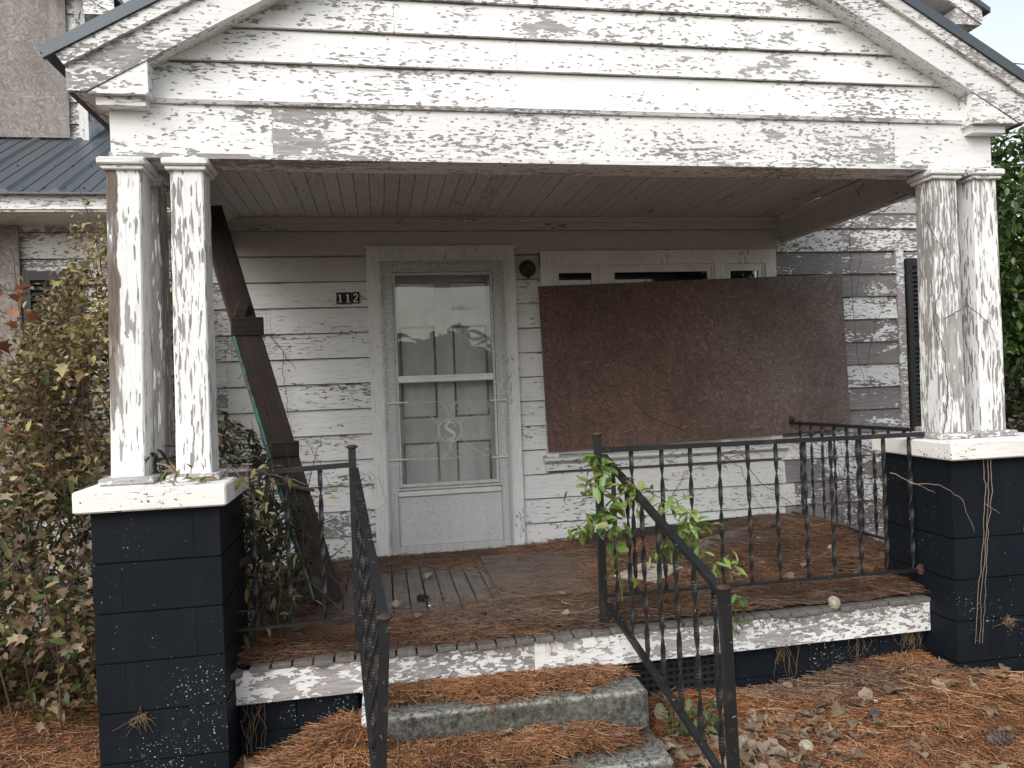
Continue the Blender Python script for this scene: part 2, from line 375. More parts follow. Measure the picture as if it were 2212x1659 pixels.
    def lathe(s, prof, c, k=14, axis='Z', sx=1.):
        n0 = len(s.v); c = Vector(c)
        for r, h in prof:
            for j in range(k):
                a = 2*math.pi*j/k; x, y = r*math.cos(a), r*math.sin(a)
                s.v.append(tuple(c+(Vector((x, y, h)) if axis == 'Z' else Vector((x*sx, -h, y)))))
        for i in range(len(prof)-1):
            for j in range(k):
                q = (n0+i*k+j, n0+i*k+(j+1) % k, n0+(i+1)*k+(j+1) % k, n0+(i+1)*k+j); s.f.append(q)
        s.f.append(tuple(n0+j for j in range(k-1, -1, -1))); s.f.append(tuple(n0+(len(prof)-1)*k+j for j in range(k))); return s
    def mesh(s, name, mat, smooth=False):
        me = bpy.data.meshes.new(name); me.from_pydata(s.v, [], s.f); me.materials.append(mat)
        if smooth: me.polygons.foreach_set('use_smooth', [True]*len(me.polygons))
        me.update(); return me
    def build(s, name, mat, parent=None, peel=.1, dirt=.2, smooth=False, world=None, label=None, kind=None, tilt=None):
        if tilt: s.v = [(x, y, z+tilt*x) for x, y, z in s.v]
        me = s.mesh(name, M[mat] if isinstance(mat, str) else mat, smooth)
        bm = bmesh.new(); bm.from_mesh(me); bmesh.ops.recalc_face_normals(bm, faces=bm.faces); bm.to_mesh(me); bm.free()
        return place(me, name, parent, peel, dirt, world, label, kind)
def place(me, name, parent=None, peel=.1, dirt=.2, world=None, label=None, kind=None):
    o = bpy.data.objects.new(name, me); o['thr'] = thr(peel); o['dirt'] = float(dirt)
    link(o, parent, world)
    if label: o['label'] = label
    if kind: o['kind'] = kind
    return o
def colmesh(name, V, F, C, mat, smooth=False):
    """V (n,3), F (m,k) , C per face colour (m,3)"""
    me = bpy.data.meshes.new(name); m, k = F.shape
    me.vertices.add(len(V)); me.vertices.foreach_set('co', V.astype(np.float32).ravel())
    me.loops.add(m*k); me.loops.foreach_set('vertex_index', F.astype(np.int32).ravel())
    me.polygons.add(m); me.polygons.foreach_set('loop_start', np.arange(0, m*k, k, dtype=np.int32))
    a = me.attributes.new('tint', 'FLOAT_COLOR', 'FACE'); c4 = np.ones((m, 4), np.float32); c4[:, :3] = C; a.data.foreach_set('color', c4.ravel())
    me.materials.append(M[mat]); me.update(calc_edges=True); me.validate()
    if smooth: me.polygons.foreach_set('use_smooth', [True]*m)
    return me
def ray(u, v):
    x, y = (u-1106)/FOC, (829.5-v)/FOC; return fw+ax*x+ay*y
def at(u, v, Y=None, Z=None, X=None):
    d = ray(u, v); t = (Y-CAM.y)/d.y if Y is not None else (Z-CAM.z)/d.z if Z is not None else (X-CAM.x)/d.x
    return CAM+d*t
def fbm(x, y, s=1.):
    v = 0
    for k, (f, a) in enumerate(((1, 1), (2.1, .5), (4.3, .25), (8.9, .12))):
        v = v+a*np.sin(x*f*s*1.3+k*1.7+2*np.sin(y*f*s*.9+k))*np.cos(y*f*s*1.1-k*2.3+1.5*np.sin(x*f*s*.7))
    return v

# ------------------------------------------------------------ ground and sky things
def gz(x, y):
    x = np.asarray(x, float); y = np.asarray(y, float)
    z = -.44+0*x
    z = z+.13*np.exp(-((x-2.25)/.55)**2-((y+2.3)/.45)**2)
    z = z+.05*np.exp(-((y+1.95)/.25)**2)*(x > .6)*(x < 3)
    z = z+.20*np.exp(-((x+.62)/.30)**2-((y+2.2)/.33)**2)
    z = z+.02*fbm(x, y, 2.5)*np.exp(-((x/8)**2+((y+2)/6)**2))
    z = z-.12/(1+np.exp((y+3.2)*4))
    return z
def make_ground():
    t = np.linspace(-1, 1, 181); xs = np.sinh(t*6)/np.sinh(6)*120+.5; ys = np.sinh(t*6)/np.sinh(6)*120-2.3
    X, Y = np.meshgrid(xs, ys); Z = gz(X, Y)
    n = len(t); V = np.stack([X, Y, Z], -1).reshape(-1, 3)
    i = np.arange(n*n).reshape(n, n); F = np.stack([i[:-1, :-1], i[:-1, 1:], i[1:, 1:], i[1:, :-1]], -1).reshape(-1, 4)
    me = bpy.data.meshes.new('ground'); me.from_pydata(V.tolist(), [], F.tolist()); me.materials.append(M['ground']); me.polygons.foreach_set('use_smooth', [True]*len(F))
    return place(me, 'ground', kind='structure')
make_ground()

# ------------------------------------------------------------ the house
house = thing('house', 'boarded up white clapboard house with peeling paint and a gabled front porch', 'house', (.6, 0, 0))
XL, XR = -3.6, 4.14
TL_ = -.0042
def clap(parent, x0, x1, z0, h, y=0., mat='wX', peel=.1, dirt=.2, tilt=None, name='clapboard', cutL=None, cutR=None):
    """one bevelled siding board; cutL/cutR = functions giving x limits at a height for gable cuts"""
    z1 = z0+h+.012; zz = random.uniform(-.0015, .0015); w = random.uniform(0, .003)
    pr = [(y-.024-w, z0+zz), (y-.003, z1), (y, z1), (y, z0+zz)]
    g = G(); n = 0
    for x, end in ((x0, 0), (x1, 1)):
        for yy, z in pr:
            X = x
            if end == 0 and cutL: X = max(x, cutL(z))
            if end == 1 and cutR: X = min(x, cutR(z))
            g.v.append((X, yy, z-z0))
    g.f = [(3, 2, 1, 0), (4, 5, 6, 7)]+[(i, (i+1) % 4, 4+(i+1) % 4, 4+i) for i in range(4)]
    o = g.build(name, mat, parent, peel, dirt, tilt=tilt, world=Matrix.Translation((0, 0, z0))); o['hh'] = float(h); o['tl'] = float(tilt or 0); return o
wall = G(); wall.box(XL, -.50, .0, .12, -.30, 2.62); wall.box(.50, .76, 0, .12, -.30, 2.62); wall.box(2.58, XR, 0, .12, -.30, 2.62)
wall.box(-.50, .50, 0, .12, 2.16, 2.62); wall.box(.76, 2.58, 0, .12, -.30, .60); wall.box(.76, 2.58, 0, .12, 2.12, 2.62)
wall.box(-.50, .50, 0, .12, -.30, 0.)
front = wall.build('front_wall', 'wX', house, .3)
EXP = .181
for k in range(-1, 14):
    z = 1.7926+.003-k*EXP if k < 20 else 0
for k in range(-4, 11):
    z = 1.7926-k*EXP; h = EXP
    if z+h > 2.46: h = 2.45-z
    if z < -.28: continue
    spans = [(XL, XR)]
    if z+h > .0 and z < 2.12: spans = [(XL, -.525), (.52, XR)]
    if z+h > .64 and z < 2.12: spans = [(XL, -.525), (.52, .735), (2.60, XR)]
    if z+h < .01: spans = [(XL, XR)]
    for a, b in spans:
        cuts = [a]; x = a
        while True:
            x += random.uniform(1.4, 3.2)
            if x > b-.5: break
            cuts.append(x)
        for brk in (-1.50, 2.62):     # the sheltered part under the porch ceiling and the weathered parts outside it
            if a < brk < b and all(abs(brk-c) > .25 for c in cuts): cuts.append(brk+random.uniform(-.05, .05))
        cuts = sorted(cuts)+[b]
        for i in range(len(cuts)-1):
            p, q = cuts[i], cuts[i+1]; mid = (p+q)/2; zc = z+h/2
            if mid > 2.5: pe = random.uniform(.28, .60) if zc < 2.3 else .3; di = .35
            elif mid < -1.5: pe = random.uniform(.06, .2); di = .25
            elif mid < -.5: pe = (.03+.10*max(0, 1-zc/1.3)*random.uniform(.6, 2.)); di = .3
            else: pe = .02+.07*max(0, .7-zc)*random.uniform(.5, 2); di = .25
            if zc > 1.95 and -1.5 < mid < 2.6: pe = .004
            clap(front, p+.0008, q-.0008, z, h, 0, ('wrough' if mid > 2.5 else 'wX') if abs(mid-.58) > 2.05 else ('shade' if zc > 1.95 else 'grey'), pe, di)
G().box(2.60, 2.66, -.027, -.022, -.2, -.19)
# frieze and crown under the porch ceiling
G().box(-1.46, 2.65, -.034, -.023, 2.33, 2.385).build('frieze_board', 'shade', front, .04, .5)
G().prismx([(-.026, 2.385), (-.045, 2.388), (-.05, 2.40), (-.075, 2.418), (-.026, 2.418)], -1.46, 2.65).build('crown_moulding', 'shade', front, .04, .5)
G().box(3.655, 3.72, -.032, -.0005, .6, 2.15).build('shutter_backing_strip', 'wX', front, .4)
G().box(XR-.09, XR+.012, -.034, .10, -.3, 2.45).build('corner_board', 'trimz', front, .2)

# shutters
def shutter(x0, x1, z0, z1):
    s = G(); y0, y1 = -.062, -.026
    s.box(x0, x0+.045, y0, y1, z0, z1); s.box(x1-.045, x1, y0, y1, z0, z1)
    for a, b in ((z0, z0+.06), (z1-.06, z1), ((z0+z1)/2-.03, (z0+z1)/2+.03)): s.box(x0+.045, x1-.045, y0+.001, y1-.001, a, b)
    s.box(x0+.045, x1-.045, -.030, -.028, z0+.06, z1-.06)
    o = s.build('shutter', 'shut', house); z = z0+.085
    lm = G(); lm.v = []; w = x1-x0-.09
    lm.bar((-w/2, 0, 0), (w/2, 0, 0), .034, .006, R(55)); me = lm.mesh('louver', M['shut'])
    while z < z1-.07:
        if abs(z-(z0+z1)/2) > .045: place(me, 'louver', o, world=Matrix.Translation(((x0+x1)/2, (y0+y1)/2-.004, z)))
        z += .036
shutter(3.727, 4.05, .715, 2.085); shutter(-2.77, -2.42, .715, 2.065)

# door casing, storm door, inner door
c = G(); c.box(-.538, -.449, -.052, -.001, .0, 2.108); c.box(.449, .536, -.052, -.001, .0, 2.108); c.box(-.538, .536, -.054, -.001, 2.108, 2.20)
c.box(-.546, .544, -.062, -.001, 2.20, 2.214)
c.build('door_casing', 'trimz', house, .02, .35)
G().box(-.60, .60, -.10, -.003, -.03, .004).build('door_sill', 'scrap', house)
sdm = G(); y0, y1 = -.072, -.04
def frame(g, x0, x1, z0, z1, wl, wt, wb, ya, yb):
    g.box(x0, x0+wl, ya, yb, z0, z1); g.box(x1-wl, x1, ya, yb, z0, z1); g.box(x0+wl, x1-wl, ya, yb, z1-wt, z1); g.box(x0+wl, x1-wl, ya, yb, z0, z0+wb)
frame(sdm, -.449, .449, .005, 2.106, .018, .018, .0, -.064, -.02)
frame(sdm, -.429, .429, .010, 2.086, .056, .052, .062, -.078, -.042)
frame(sdm, -.420, -.402, .02, 2.08, .004, .003, .003, -.082, -.076); frame(sdm, .402, .420, .02, 2.08, .004, .003, .003, -.082, -.076)
for xa in (-.426, -.378, .374, .422): sdm.box(xa, xa+.004, -.083, -.077, .03, 2.07)
sdm.box(-.37, .37, -.083, -.077, 2.036, 2.040); sdm.box(-.37, .37, -.083, -.077, 2.076, 2.080)
storm = sdm.build('storm_door', 'alu', house)
g = G(); frame(g, -.372, .372, .47, 2.033, .011, .01, .014, -.086, -.05); frame(g, -.357, .357, .492, 2.02, .016, .02, .022, -.079, -.055); g.build('glass_frame', 'alu', storm)
g = G(); g.cbox(-.345, .345, -.092, -.054, 1.234, 1.272, .005); g.box(-.345, .345, -.08, -.056, 1.2725, 1.283); g.build('middle_rail', 'bar', storm)
G().cbox(-.372, .372, -.084, -.05, .425, .462, .004).build('lower_rail', 'bar', storm)
G().box(-.371, .371, -.066, -.056, .074, .4245).build('kick_panel', 'kick', storm)
G().box(-.345, .345, -.066, -.062, .512, 1.233).build('glass_pane', 'glass', storm)
G().prismx([(-.0705, 1.284), (-.0665, 1.284), (-.0555, 2.002), (-.0595, 2.002)], -.345, .345).build('glass_pane', 'glass', storm)
for z in (1.86, .95, .13): G().tube([(-.442, -.088, z-.045), (-.442, -.088, z+.045)], .0055, 6).build('hinge', 'alu', storm)
g = G(); g.cbox(.400, .422, -.0835, -.0785, .985, 1.05, .001); g.build('latch_plate', 'bar', storm)
g = G()
for z in (.998, 1.018, 1.038): g.lathe([(.004, 0), (.0045, .0012)], (.411, -.0836, z), 8, 'Y')
g.build('latch_hole', 'dark', storm)
# scroll grille with the letter S in a ring
Yg = -.094
for zz, zr in ((1.096, 1.086), (.692, .675)):
    G().cbox(-.424, -.278, Yg-.004, Yg+.004, zz-.005, zz+.005, .001).build('grille_bar', 'bar', storm); G().cbox(.304, .430, Yg-.004, Yg+.004, zr-.005, zr+.005, .001).build('grille_bar', 'bar', storm)
gr = G()
for za, zb in ((1.096, 1.086), (.692, .675)): gr.tube([(-.278, Yg, za), (0, Yg, (za+zb)/2), (.304, Yg, zb)], .0016, 5)
cx, cz = .011, .882
def curl(c, r0, a0, turns, r1, n=18):
    return [(c[0]+(r0+(r1-r0)*i/n)*math.cos(a0+turns*i/n), Yg, c[1]+(r0+(r1-r0)*i/n)*math.sin(a0+turns*i/n)) for i in range(n+1)]
for sx, sz in ((1, 1), (-1, 1), (1, -1), (-1, -1)):
    zt = 1.086 if sz > 0 else .683
    pts = [(cx+sx*.085, Yg, cz+sz*.03), (cx+sx*.10, Yg, cz+sz*.075), (cx+sx*.16, Yg, cz+sz*.135), (cx+sx*.23, Yg, zt-sz*.022)]
    cc = (cx+sx*.262, zt-sz*.035); a0 = math.pi/2*sz+(.5 if sx*sz < 0 else -.5)*-1
    cu = curl(cc, .033, (math.pi*.75 if sx > 0 else math.pi*.25)*sz, -sx*sz*4.6, .020)
    gr.tube(pts+cu, .0022, 5)
    cu = curl((cx+sx*.028+sx*.03, zt-sz*.03), .028, (math.pi*.5)*sz, -sx*sz*-3.6, .018, 14)
    gr.tube([(cx+sx*.004, Yg, cz+sz*.082), (cx+sx*.006, Yg, cz+sz*.12)]+[(cx+sx*.02, Yg, cz+sz*.16)]+cu[:1], .0018, 5); gr.tube(cu, .0018, 5)
gr.build('scroll', 'bar', storm, smooth=True)
g = G(); g.tube([(cx+.083*math.cos(a*math.pi/20), Yg, cz+.083*math.sin(a*math.pi/20)) for a in range(40)], .0042, 6, closed=True); g.build('ring', 'bar', storm, smooth=True)
sp = [(.036, .040), (.030, .052), (.010, .060), (-.014, .054), (-.028, .036), (-.022, .014), (0, .0), (.022, -.014), (.030, -.036), (.014, -.055), (-.010, -.060), (-.030, -.052), (-.036, -.040)]
def crom(P, n=5):
    o = []; Q = [P[0]]+P+[P[-1]]
    for i in range(1, len(Q)-2):
        for k in range(n):
            t = k/n; a, b_, c_, d = (np.array(Q[i-1+j], float) for j in range(4))
            o.append(tuple(.5*((2*b_)+(-a+c_)*t+(2*a-5*b_+4*c_-d)*t*t+(-a+3*b_-3*c_+d)*t**3)))
    return o+[tuple(P[-1])]
g = G(); P = crom(sp); n = len(P)
for i in range(n-1):
    w = .0045+.0075*math.exp(-((i/n-.5)/.17)**2); a, b_ = P[i], P[i+1]
    g.bar((cx+a[0], Yg, cz+a[1]), (cx+b_[0]*1.0, Yg, cz+b_[1]), .007, 2*w)
g.box(cx+.030, cx+.036, Yg-.0035, Yg+.0035, cz+.022, cz+.056); g.box(cx-.036, cx-.030, Yg-.0035, Yg+.0035, cz-.056, cz-.022)
g.box(cx-.024, cx+.006, Yg-.0035, Yg+.0035, cz+.066, cz+.074); g.box(cx-.006, cx+.024, Yg-.0035, Yg+.0035, cz-.074, cz-.066)
g.build('letter_s', 'bar', storm)
# inner panel door
YD = .045
g = G(); zr = [0, .10, .795, .97, 1.645, 1.755, 1.963, 2.05]; xs = [-.45, -.322, -.058, .066, .325, .45]
for i in range(len(xs)-1):
    for j in range(len(zr)-1):
        hole = i in (1, 3) and j in (1, 3, 5)
        if not hole: g.box(xs[i], xs[i+1], YD, YD+.026, zr[j], zr[j+1])
indoor = g.build('panel_door', 'door', house); G().box(-.449, .449, YD+.0265, YD+.04, .001, 1.756).build('door_core', 'core', indoor)
for a, b in ((-.322, -.058), (.066, .325)):
    for z0, z1 in ((.10, .795), (.97, 1.645)):
        G().prism([(a+.017, z0+.017), (b-.017, z0+.017), (b-.017, z1-.017), (a+.017, z1-.017)], YD+.012, YD+.0262).build('door_panel', 'door', indoor)
    G().box(a, b, YD+.012, YD+.016, 1.756, 1.962).build('door_lite', 'pane', indoor)
g = G(); g.lathe([(.012, 0), (.014, .02), (.027, .03), (.030, .045), (.02, .058), (.002, .062)], (.375, YD, .945), 14, 'Y'); g.build('door_knob', 'brass', indoor, smooth=True)
G().box(-.46, .46, .105, .115, 0, 2.15).build('dark_hallway', 'dark', house)
G().box(.6, 2.6, .30, .31, .5, 2.15).build('dark_room', 'dark', house)

# the picture window behind the sheet
g = G(); y0, y1 = -.046, -.001
g.box(.726, .815, y0, y1, .60, 2.165); g.box(2.515, 2.605, y0, y1, .60, 2.165); g.box(.726, 2.605, y0-.001, y1, 2.065, 2.17)
g.box(1.175, 1.247, y0+.002, y1, .66, 2.065); g.box(2.094, 2.178, y0+.002, y1, .66, 2.065)
win = g.build('picture_window', 'trimz', house, .015, .3)
g = G(); g.prismx([(-.085, .622), (-.085, .642), (-.001, .662), (-.001, .60), (-.055, .60)], .70, 2.63); g.build('window_sill', 'grey', win, .15, .3)
G().box(.712, 2.62, -.043, -.0225, .545, .5995).build('apron_board', 'grey', win, .12, .3)
for a, b in ((.815, 1.175), (1.247, 2.094), (2.178, 2.515)):
    g = G(); frame(g, a+.001, b-.001, .662, 2.064, .018, .018, .03, -.034, -.008); frame(g, a+.019, b-.019, .69, 2.046, .034, .036, .04, -.026, .0)
    s = g.build('window_sash', 'bar', win); G().box(a+.053, b-.053, -.016, -.012, .73, 2.01).build('window_pane', 'pane', s)

# porch ceiling
g = G(); g.box(-1.46, 2.65, -2.0, 0, 2.44, 2.45); ceil = g.build('porch_ceiling', 'dark', house)
x = -1.46; cb = G().box(0, .0848, -1.99, -.001, 2.422, 2.439); cme = cb.mesh('ceiling_board', M['ceil'])
while x < 2.60:
    place(cme, 'ceiling_board', ceil, .035, .5, Matrix.Translation((x, 0, random.uniform(-.002, .001)))); x += .0884
# beams
def beam_front():
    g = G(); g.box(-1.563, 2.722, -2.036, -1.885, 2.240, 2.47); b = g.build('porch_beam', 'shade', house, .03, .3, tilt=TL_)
    for a, c_, pe in ((-1.575, -.9, .14), (-.899, 2.175, .19), (2.176, 2.735, .05)):
        G().box(a, c_, -2.052, -2.0365, 2.262, 2.474).build('frieze_board', 'wX', b, pe, .1, tilt=TL_)
    g = G(); g.prismx([(-2.062, 2.237), (-2.064, 2.258), (-2.0525, 2.263), (-1.88, 2.263), (-1.87, 2.234)], -1.58, 2.74); g.build('bottom_trim', 'wX', b, .22, .3, tilt=TL_)
    g = G(); g.prismx([(-2.036, 2.4745), (-2.066, 2.476), (-2.072, 2.490), (-2.036, 2.496)], -1.58, 2.74); g.build('drip_cap', 'wX', b, .25, .3, tilt=TL_)
    return b
beam = beam_front()
for x0, x1, xi, sgn in ((-1.575, -1.461, -1.461, 1), (2.651, 2.735, 2.651, -1)):
    b = G().box(x0, x1, -1.884, -.024, 2.236, 2.42).build('porch_beam', 'ceil', house, .02, .4)
    g = G(); g.prism([(xi, 2.385), (xi+sgn*.012, 2.387), (xi+sgn*.045, 2.4195), (xi, 2.4195)], -1.88, -.076); g.build('crown_moulding', 'ceil', b, .05, .4)
    G().box(min(xi, xi+sgn*.008), max(xi, xi+sgn*.008), -1.88, -.06, 2.225, 2.27).build('bottom_trim', 'ceil', b, .1, .5)
# gable front
CX = .58; SL = .57
lowL = lambda x: 2.634+SL*(x+1.383); lowR = lambda x: 2.600+SL*(2.554-x)
zlow = lambda x: min(lowL(x), lowR(x)); px = (2.600+SL*2.554-2.634-SL*1.383)/(2*SL); PZ = lowL(px)
ys, ye = -2.0, 3.2
g = G(); g.prism([(-1.57, 2.47), (2.73, 2.47), (2.73, 2.60), (px, PZ+.12), (-1.57, 2.60)], -2.03, -1.9)
gable = g.build('porch_gable', 'wX', house)
zc = [2.497, 2.676, 2.828, 2.988, 3.148, 3.308, 3.468, 3.628]
joints = {1: (.221,), 2: (-.344, .945), 0: (), 3: (1.3, 0.2), 4: (.7,), 5: (), 6: ()}
for k in range(7):
    h = zc[k+1]-zc[k]; js = [-1.40 if k < 1 else -3]+list(joints[k])+[3]; js = sorted(js)
    for i in range(len(js)-1):
        fl = (lambda z: -1.383+(z-2.634-.03)/SL) if k > 0 else (lambda z: -1.40)
        fr = (lambda z: 2.554-(z-2.60-.03)/SL) if k > 0 else (lambda z: 2.575)
        a = max(js[i], -1.6); b = min(js[i+1], 2.75)
        if fr(zc[k])-fl(zc[k]) < .15: continue
        if a > fr(zc[k]): continue
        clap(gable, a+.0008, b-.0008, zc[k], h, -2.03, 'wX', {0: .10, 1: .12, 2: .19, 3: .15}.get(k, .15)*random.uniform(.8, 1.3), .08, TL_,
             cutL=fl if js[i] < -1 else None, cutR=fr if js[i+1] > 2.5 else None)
# rakes
YR0, YR1 = -2.152, -2.12
def rake(sgn):
    X = lambda d: -1.707+d if sgn < 0 else 2.867-d        # d = distance from the tip
    low = lowL if sgn < 0 else lowR; zb = 2.493 if sgn < 0 else 2.450
    dl = 1e-3
    while low(X(dl)) < zb: dl += .002
    D = abs(px-X(0))
    def P(lst): return lst if sgn < 0 else lst[::-1]
    g = G(); g.prism(P([(X(0), zb), (X(dl), zb), (X(D-.0005), low(px)), (X(D-.0005), low(px)+.142), (X(0), low(X(0))+.142)]), YR0, YR1)
    nm = g.build('rake_board', 'wX', house, .16, .2)
    g = G(); g.prism(P([(X(0), low(X(0))+.1425), (X(D-.0005), PZ+.1425), (X(D-.0005), PZ+.202), (X(-.03), low(X(-.03))+.202)]), YR0-.022, YR1+.01)
    g.build('crown_moulding', 'wX', nm, .22, .5)
    # soffit behind the rake
    g = G(); g.prism(P([(X(dl+.02), low(X(dl+.02))+.010), (X(D-.0005), PZ+.010), (X(D-.0005), PZ+.024), (X(dl+.02), low(X(dl+.02))+.024)]), YR1+.001, -2.032)
    g.build('rake_soffit', 'wX', nm, .06, .5)
    # metal rake trim and roof sheet
    g = G(); g.prism(P([(X(-.075), low(X(-.075))+.204), (X(D-.0005), PZ+.204), (X(D-.0005), PZ+.258), (X(-.075), low(X(-.075))+.258)]), YR0-.034, YR0-.030)
    g.prism(P([(X(-.075), low(X(-.075))+.204), (X(D-.0005), PZ+.204), (X(D-.0005), PZ+.209), (X(-.075), low(X(-.075))+.209)]), YR0-.030, YR0-.010)
    g.build('metal_rake_trim', 'metal', nm)
    g = G(); g.prism(P([(X(-.085), low(X(-.085))+.232), (X(D-.0005), PZ+.232), (X(D-.0005), PZ+.262), (X(-.085), low(X(-.085))+.262)]), YR0-.028, 3.0)
    rf = g.build('porch_roof', 'metal', house)
    for y in np.arange(-1.75, 2.9, .23):
        a = (X(-.08), y, low(X(-.08))+.267); b = (X(D-.05), y, low(X(D-.05))+.267); G().bar(a, b, .03, .018).build('roof_rib', 'metal', rf)
    # eave along the side of the porch
    xa, xb = sorted((X(0), X(.13))); g = G(); g.box(xa, xb, YR1, -.3, zb+.004, zb+.02); g.build('eave_soffit', 'wY', nm, .12, .5)
    xa, xb = sorted((X(-.002), X(.018))); g = G(); g.box(xa, xb, YR1+.001, -.3, zb-.004, zb+.14); g.build('eave_fascia', 'scrap', nm)
    # return box
    xi = -1.389 if sgn < 0 else 2.558; zt = low(xi)
    g = G(); g.prism(P([(X(dl+.004), zb-.006), (xi, zb-.006), (xi, zt-.002), ((X(dl+.004)), zb-.002)]), YR0+.006, -2.037)
    g.build('eave_return', 'wX', nm, .12 if sgn < 0 else .22, .3)
    xs_ = sorted((X(.10), xi-(.02 if sgn < 0 else -.02)))
    g = G(); g.box(xs_[0], xs_[1], -2.115, -2.053, zb-.045, zb-.0065); g.build('bed_moulding', 'wX', nm, .04, .4)
rake(-1); rake(1)

# columns
def column(xb0, xb1, xt0, xt1, yf, peel, ztop, label=None, mat='wcol'):
    g = G(); zb = .868; ns = 15; c_ = .006
    for i in range(ns+1):
        t = i/ns; z = zb+(ztop-.05-zb)*t; a = xb0+(xt0-xb0)*t; b = xb1+(xt1-xb1)*t; y0 = yf-.006*(1-t); y1 = yf+.142+.006*(1-t)
        j = lambda: random.uniform(-.0012, .0012)
        g.v += [(a+c_+j(), y0+j(), z), (b-c_+j(), y0+j(), z), (b+j(), y0+c_+j(), z), (b+j(), y1-c_, z), (b-c_, y1, z), (a+c_, y1, z), (a+j(), y1-c_, z), (a+j(), y0+c_+j(), z)]
    for l in range(ns):
        for i in range(8): k = (i+1) % 8; g.f.append((l*8+i, l*8+k, l*8+8+k, l*8+8+i))
    g.f += [tuple(range(7, -1, -1)), tuple(ns*8+i for i in range(8))]
    col = g.build('porch_column', mat, house, peel, .15, label=label)
    m = (xt0+xt1)/2; w = (xt1-xt0)/2; q = G()
    q.cbox(m-w-.016, m+w+.016, yf-.018, yf+.16, ztop-.052, ztop-.034, .004); q.cbox(m-w-.028, m+w+.028, yf-.032, yf+.172, ztop-.033, ztop-.001, .006)
    q.build('capital', 'wX', col, peel*.9, .3)
    m = (xb0+xb1)/2; q = G(); q.cbox(m-.108, m+.108, yf-.045, yf+.19, .836, .8675, .006); q.build('plinth', 'wX', col, .55, .4)
ZT = 2.236
column(-1.616, -1.478, -1.592, -1.452, -2.075, .09, ZT, 'column with a long strip of bare brown wood', 'wcolbrown')
column(-1.353, -1.205, -1.333, -1.196, -2.075, .07, ZT)
column(-1.60, -1.462, -1.59, -1.45, -1.80, .35, ZT)
column(2.362, 2.512, 2.372, 2.508, -2.075, .17, ZT-.01)
column(2.598, 2.745, 2.606, 2.742, -2.075, .22, ZT-.01)
column(2.60, 2.742, 2.608, 2.742, -1.80, .5, ZT-.01)

# piers of painted block
def pier(x0, x1, y0, y1, zt, zj, pitch, capx0, capx1, flip):
    g = G(); g.box(x0+.012, x1-.012, y0+.012, y1-.012, -.75, zt-.002); p = g.build('porch_pier', 'block', house)
    z1 = zt; z0 = zj; k = 0; J = .0035
    while z1 > -.7:
        split = x0+(.11 if (k+flip) % 2 else .395); ys_ = y1-(.39 if (k+flip) % 2 else .11)
        e = lambda: random.uniform(-.0018, .0018)
        top = z1-(.0 if k == 0 else J); bot = max(z0, -.75)+J
        f_ = y0+random.uniform(-.0035, .0025); G().cbox(x0+e(), split-.0002, f_, y1, bot, top, .0007).build('block', 'block', p)
        G().cbox(split+.0003, x1+e(), f_+.0002, ys_-.001, bot, top, .0007).build('block', 'block', p)
        G().cbox(split+.0003, x1+e(), ys_+.001, y1, bot, top, .0018).build('block', 'block', p)
        z1 = z0; z0 -= pitch; k += 1
    n = len(COL.objects); g = G(); g.cbox(capx0, capx1, y0-.05, y1+.035, zt+.0005, .8355, .007); g.build('cap_slab', 'cap', p, .015, .2)
    return p
pier(-1.655, -1.153, -2.22, -1.66, .745, .530, .2056, -1.705, -1.113, 0)
pier(2.297, 2.93, -2.22, -1.68, .745, .353, .2056, 2.262, 2.965, 1)

# deck
FT = .0071
g = G(); g.box(-1.62, 2.72, -1.99, -.01, -.16, -.024); g.tilt = FT; deck = g.build('porch_floor', 'twigblack', house, tilt=FT)
x = -1.15; i = 0
x = -1.64
while x < 2.70:
    w = .0925; y0 = -2.06+random.uniform(-.008, .020)
    if -1.66 < x < -1.13: y0 = -1.655
    if x > 2.29: y0 = -1.672
    gg = G(); gg.cbox(x, x+w-random.uniform(.006, .010), y0, -.024, -.0225, random.uniform(-.0015, .0015), .003)
    gg.build('floor_board', 'deck', deck, tilt=FT); x += w
# loose odd board end at the left
o = G().cbox(-.05, .05, -.11, .11, -.012, .012, .003).build('broken_board', 'deckend', house, world=Matrix.Translation((-1.17, -2.03, -.03)) @ Matrix.Rotation(R(-24), 4, 'Z') @ Matrix.Rotation(R(-12), 4, 'X') @ Matrix.Rotation(R(10), 4, 'Y'))
sk = G().box(-1.150, .20, -2.034, -2.010, -.168, -.0245).build('skirt_board', 'wskirt', house, .40, .2, tilt=FT)
G().box(.2012, 2.293, -2.036, -2.010, -.170, -.0245).build('skirt_board', 'wskirt', house, .20, .15, tilt=FT)
# foundation under the deck
g = G(); g.box(-1.15, -.62, -1.965, -1.85, -.75, -.03); g.box(1.24, 2.296, -1.965, -1.85, -.75, -.03); g.box(-1.15, 2.296, -1.2, -1.15, -.75, -.03)
fnd = g.build('foundation_wall', 'block', house)
x = 1.245
for a, b in ((1.245, 1.64), (1.643, 2.04), (2.043, 2.293), (-1.148, -.90), (-.897, -.625)):
    for z0, z1 in ((-.72, -.332), (-.327, -.12), (-.115, -.03)):
        if z0 == -.72: pass
        G().cbox(a, b, -1.972, -1.9655, z0, z1, .002).build('block', 'block', fnd)
G().cbox(1.18, 2.29, -1.995, -1.966, -.46, -.405, .004).build('footing_ledge', 'block', fnd)
g = G()
for z in np.arange(-.36, -.10, .034): g.box(.68, 1.24, -1.955, -1.948, z, z+.016)
for x in np.arange(.70, 1.24, .036): g.box(x, x+.016, -1.947, -1.940, -.40, -.08)
g.box(.68, 1.24, -1.93, -1.925, -.45, -.05)  # added dark panel standing in for the darkness behind the grid
g.build('crawlspace_vent_grid', 'hatch', fnd)

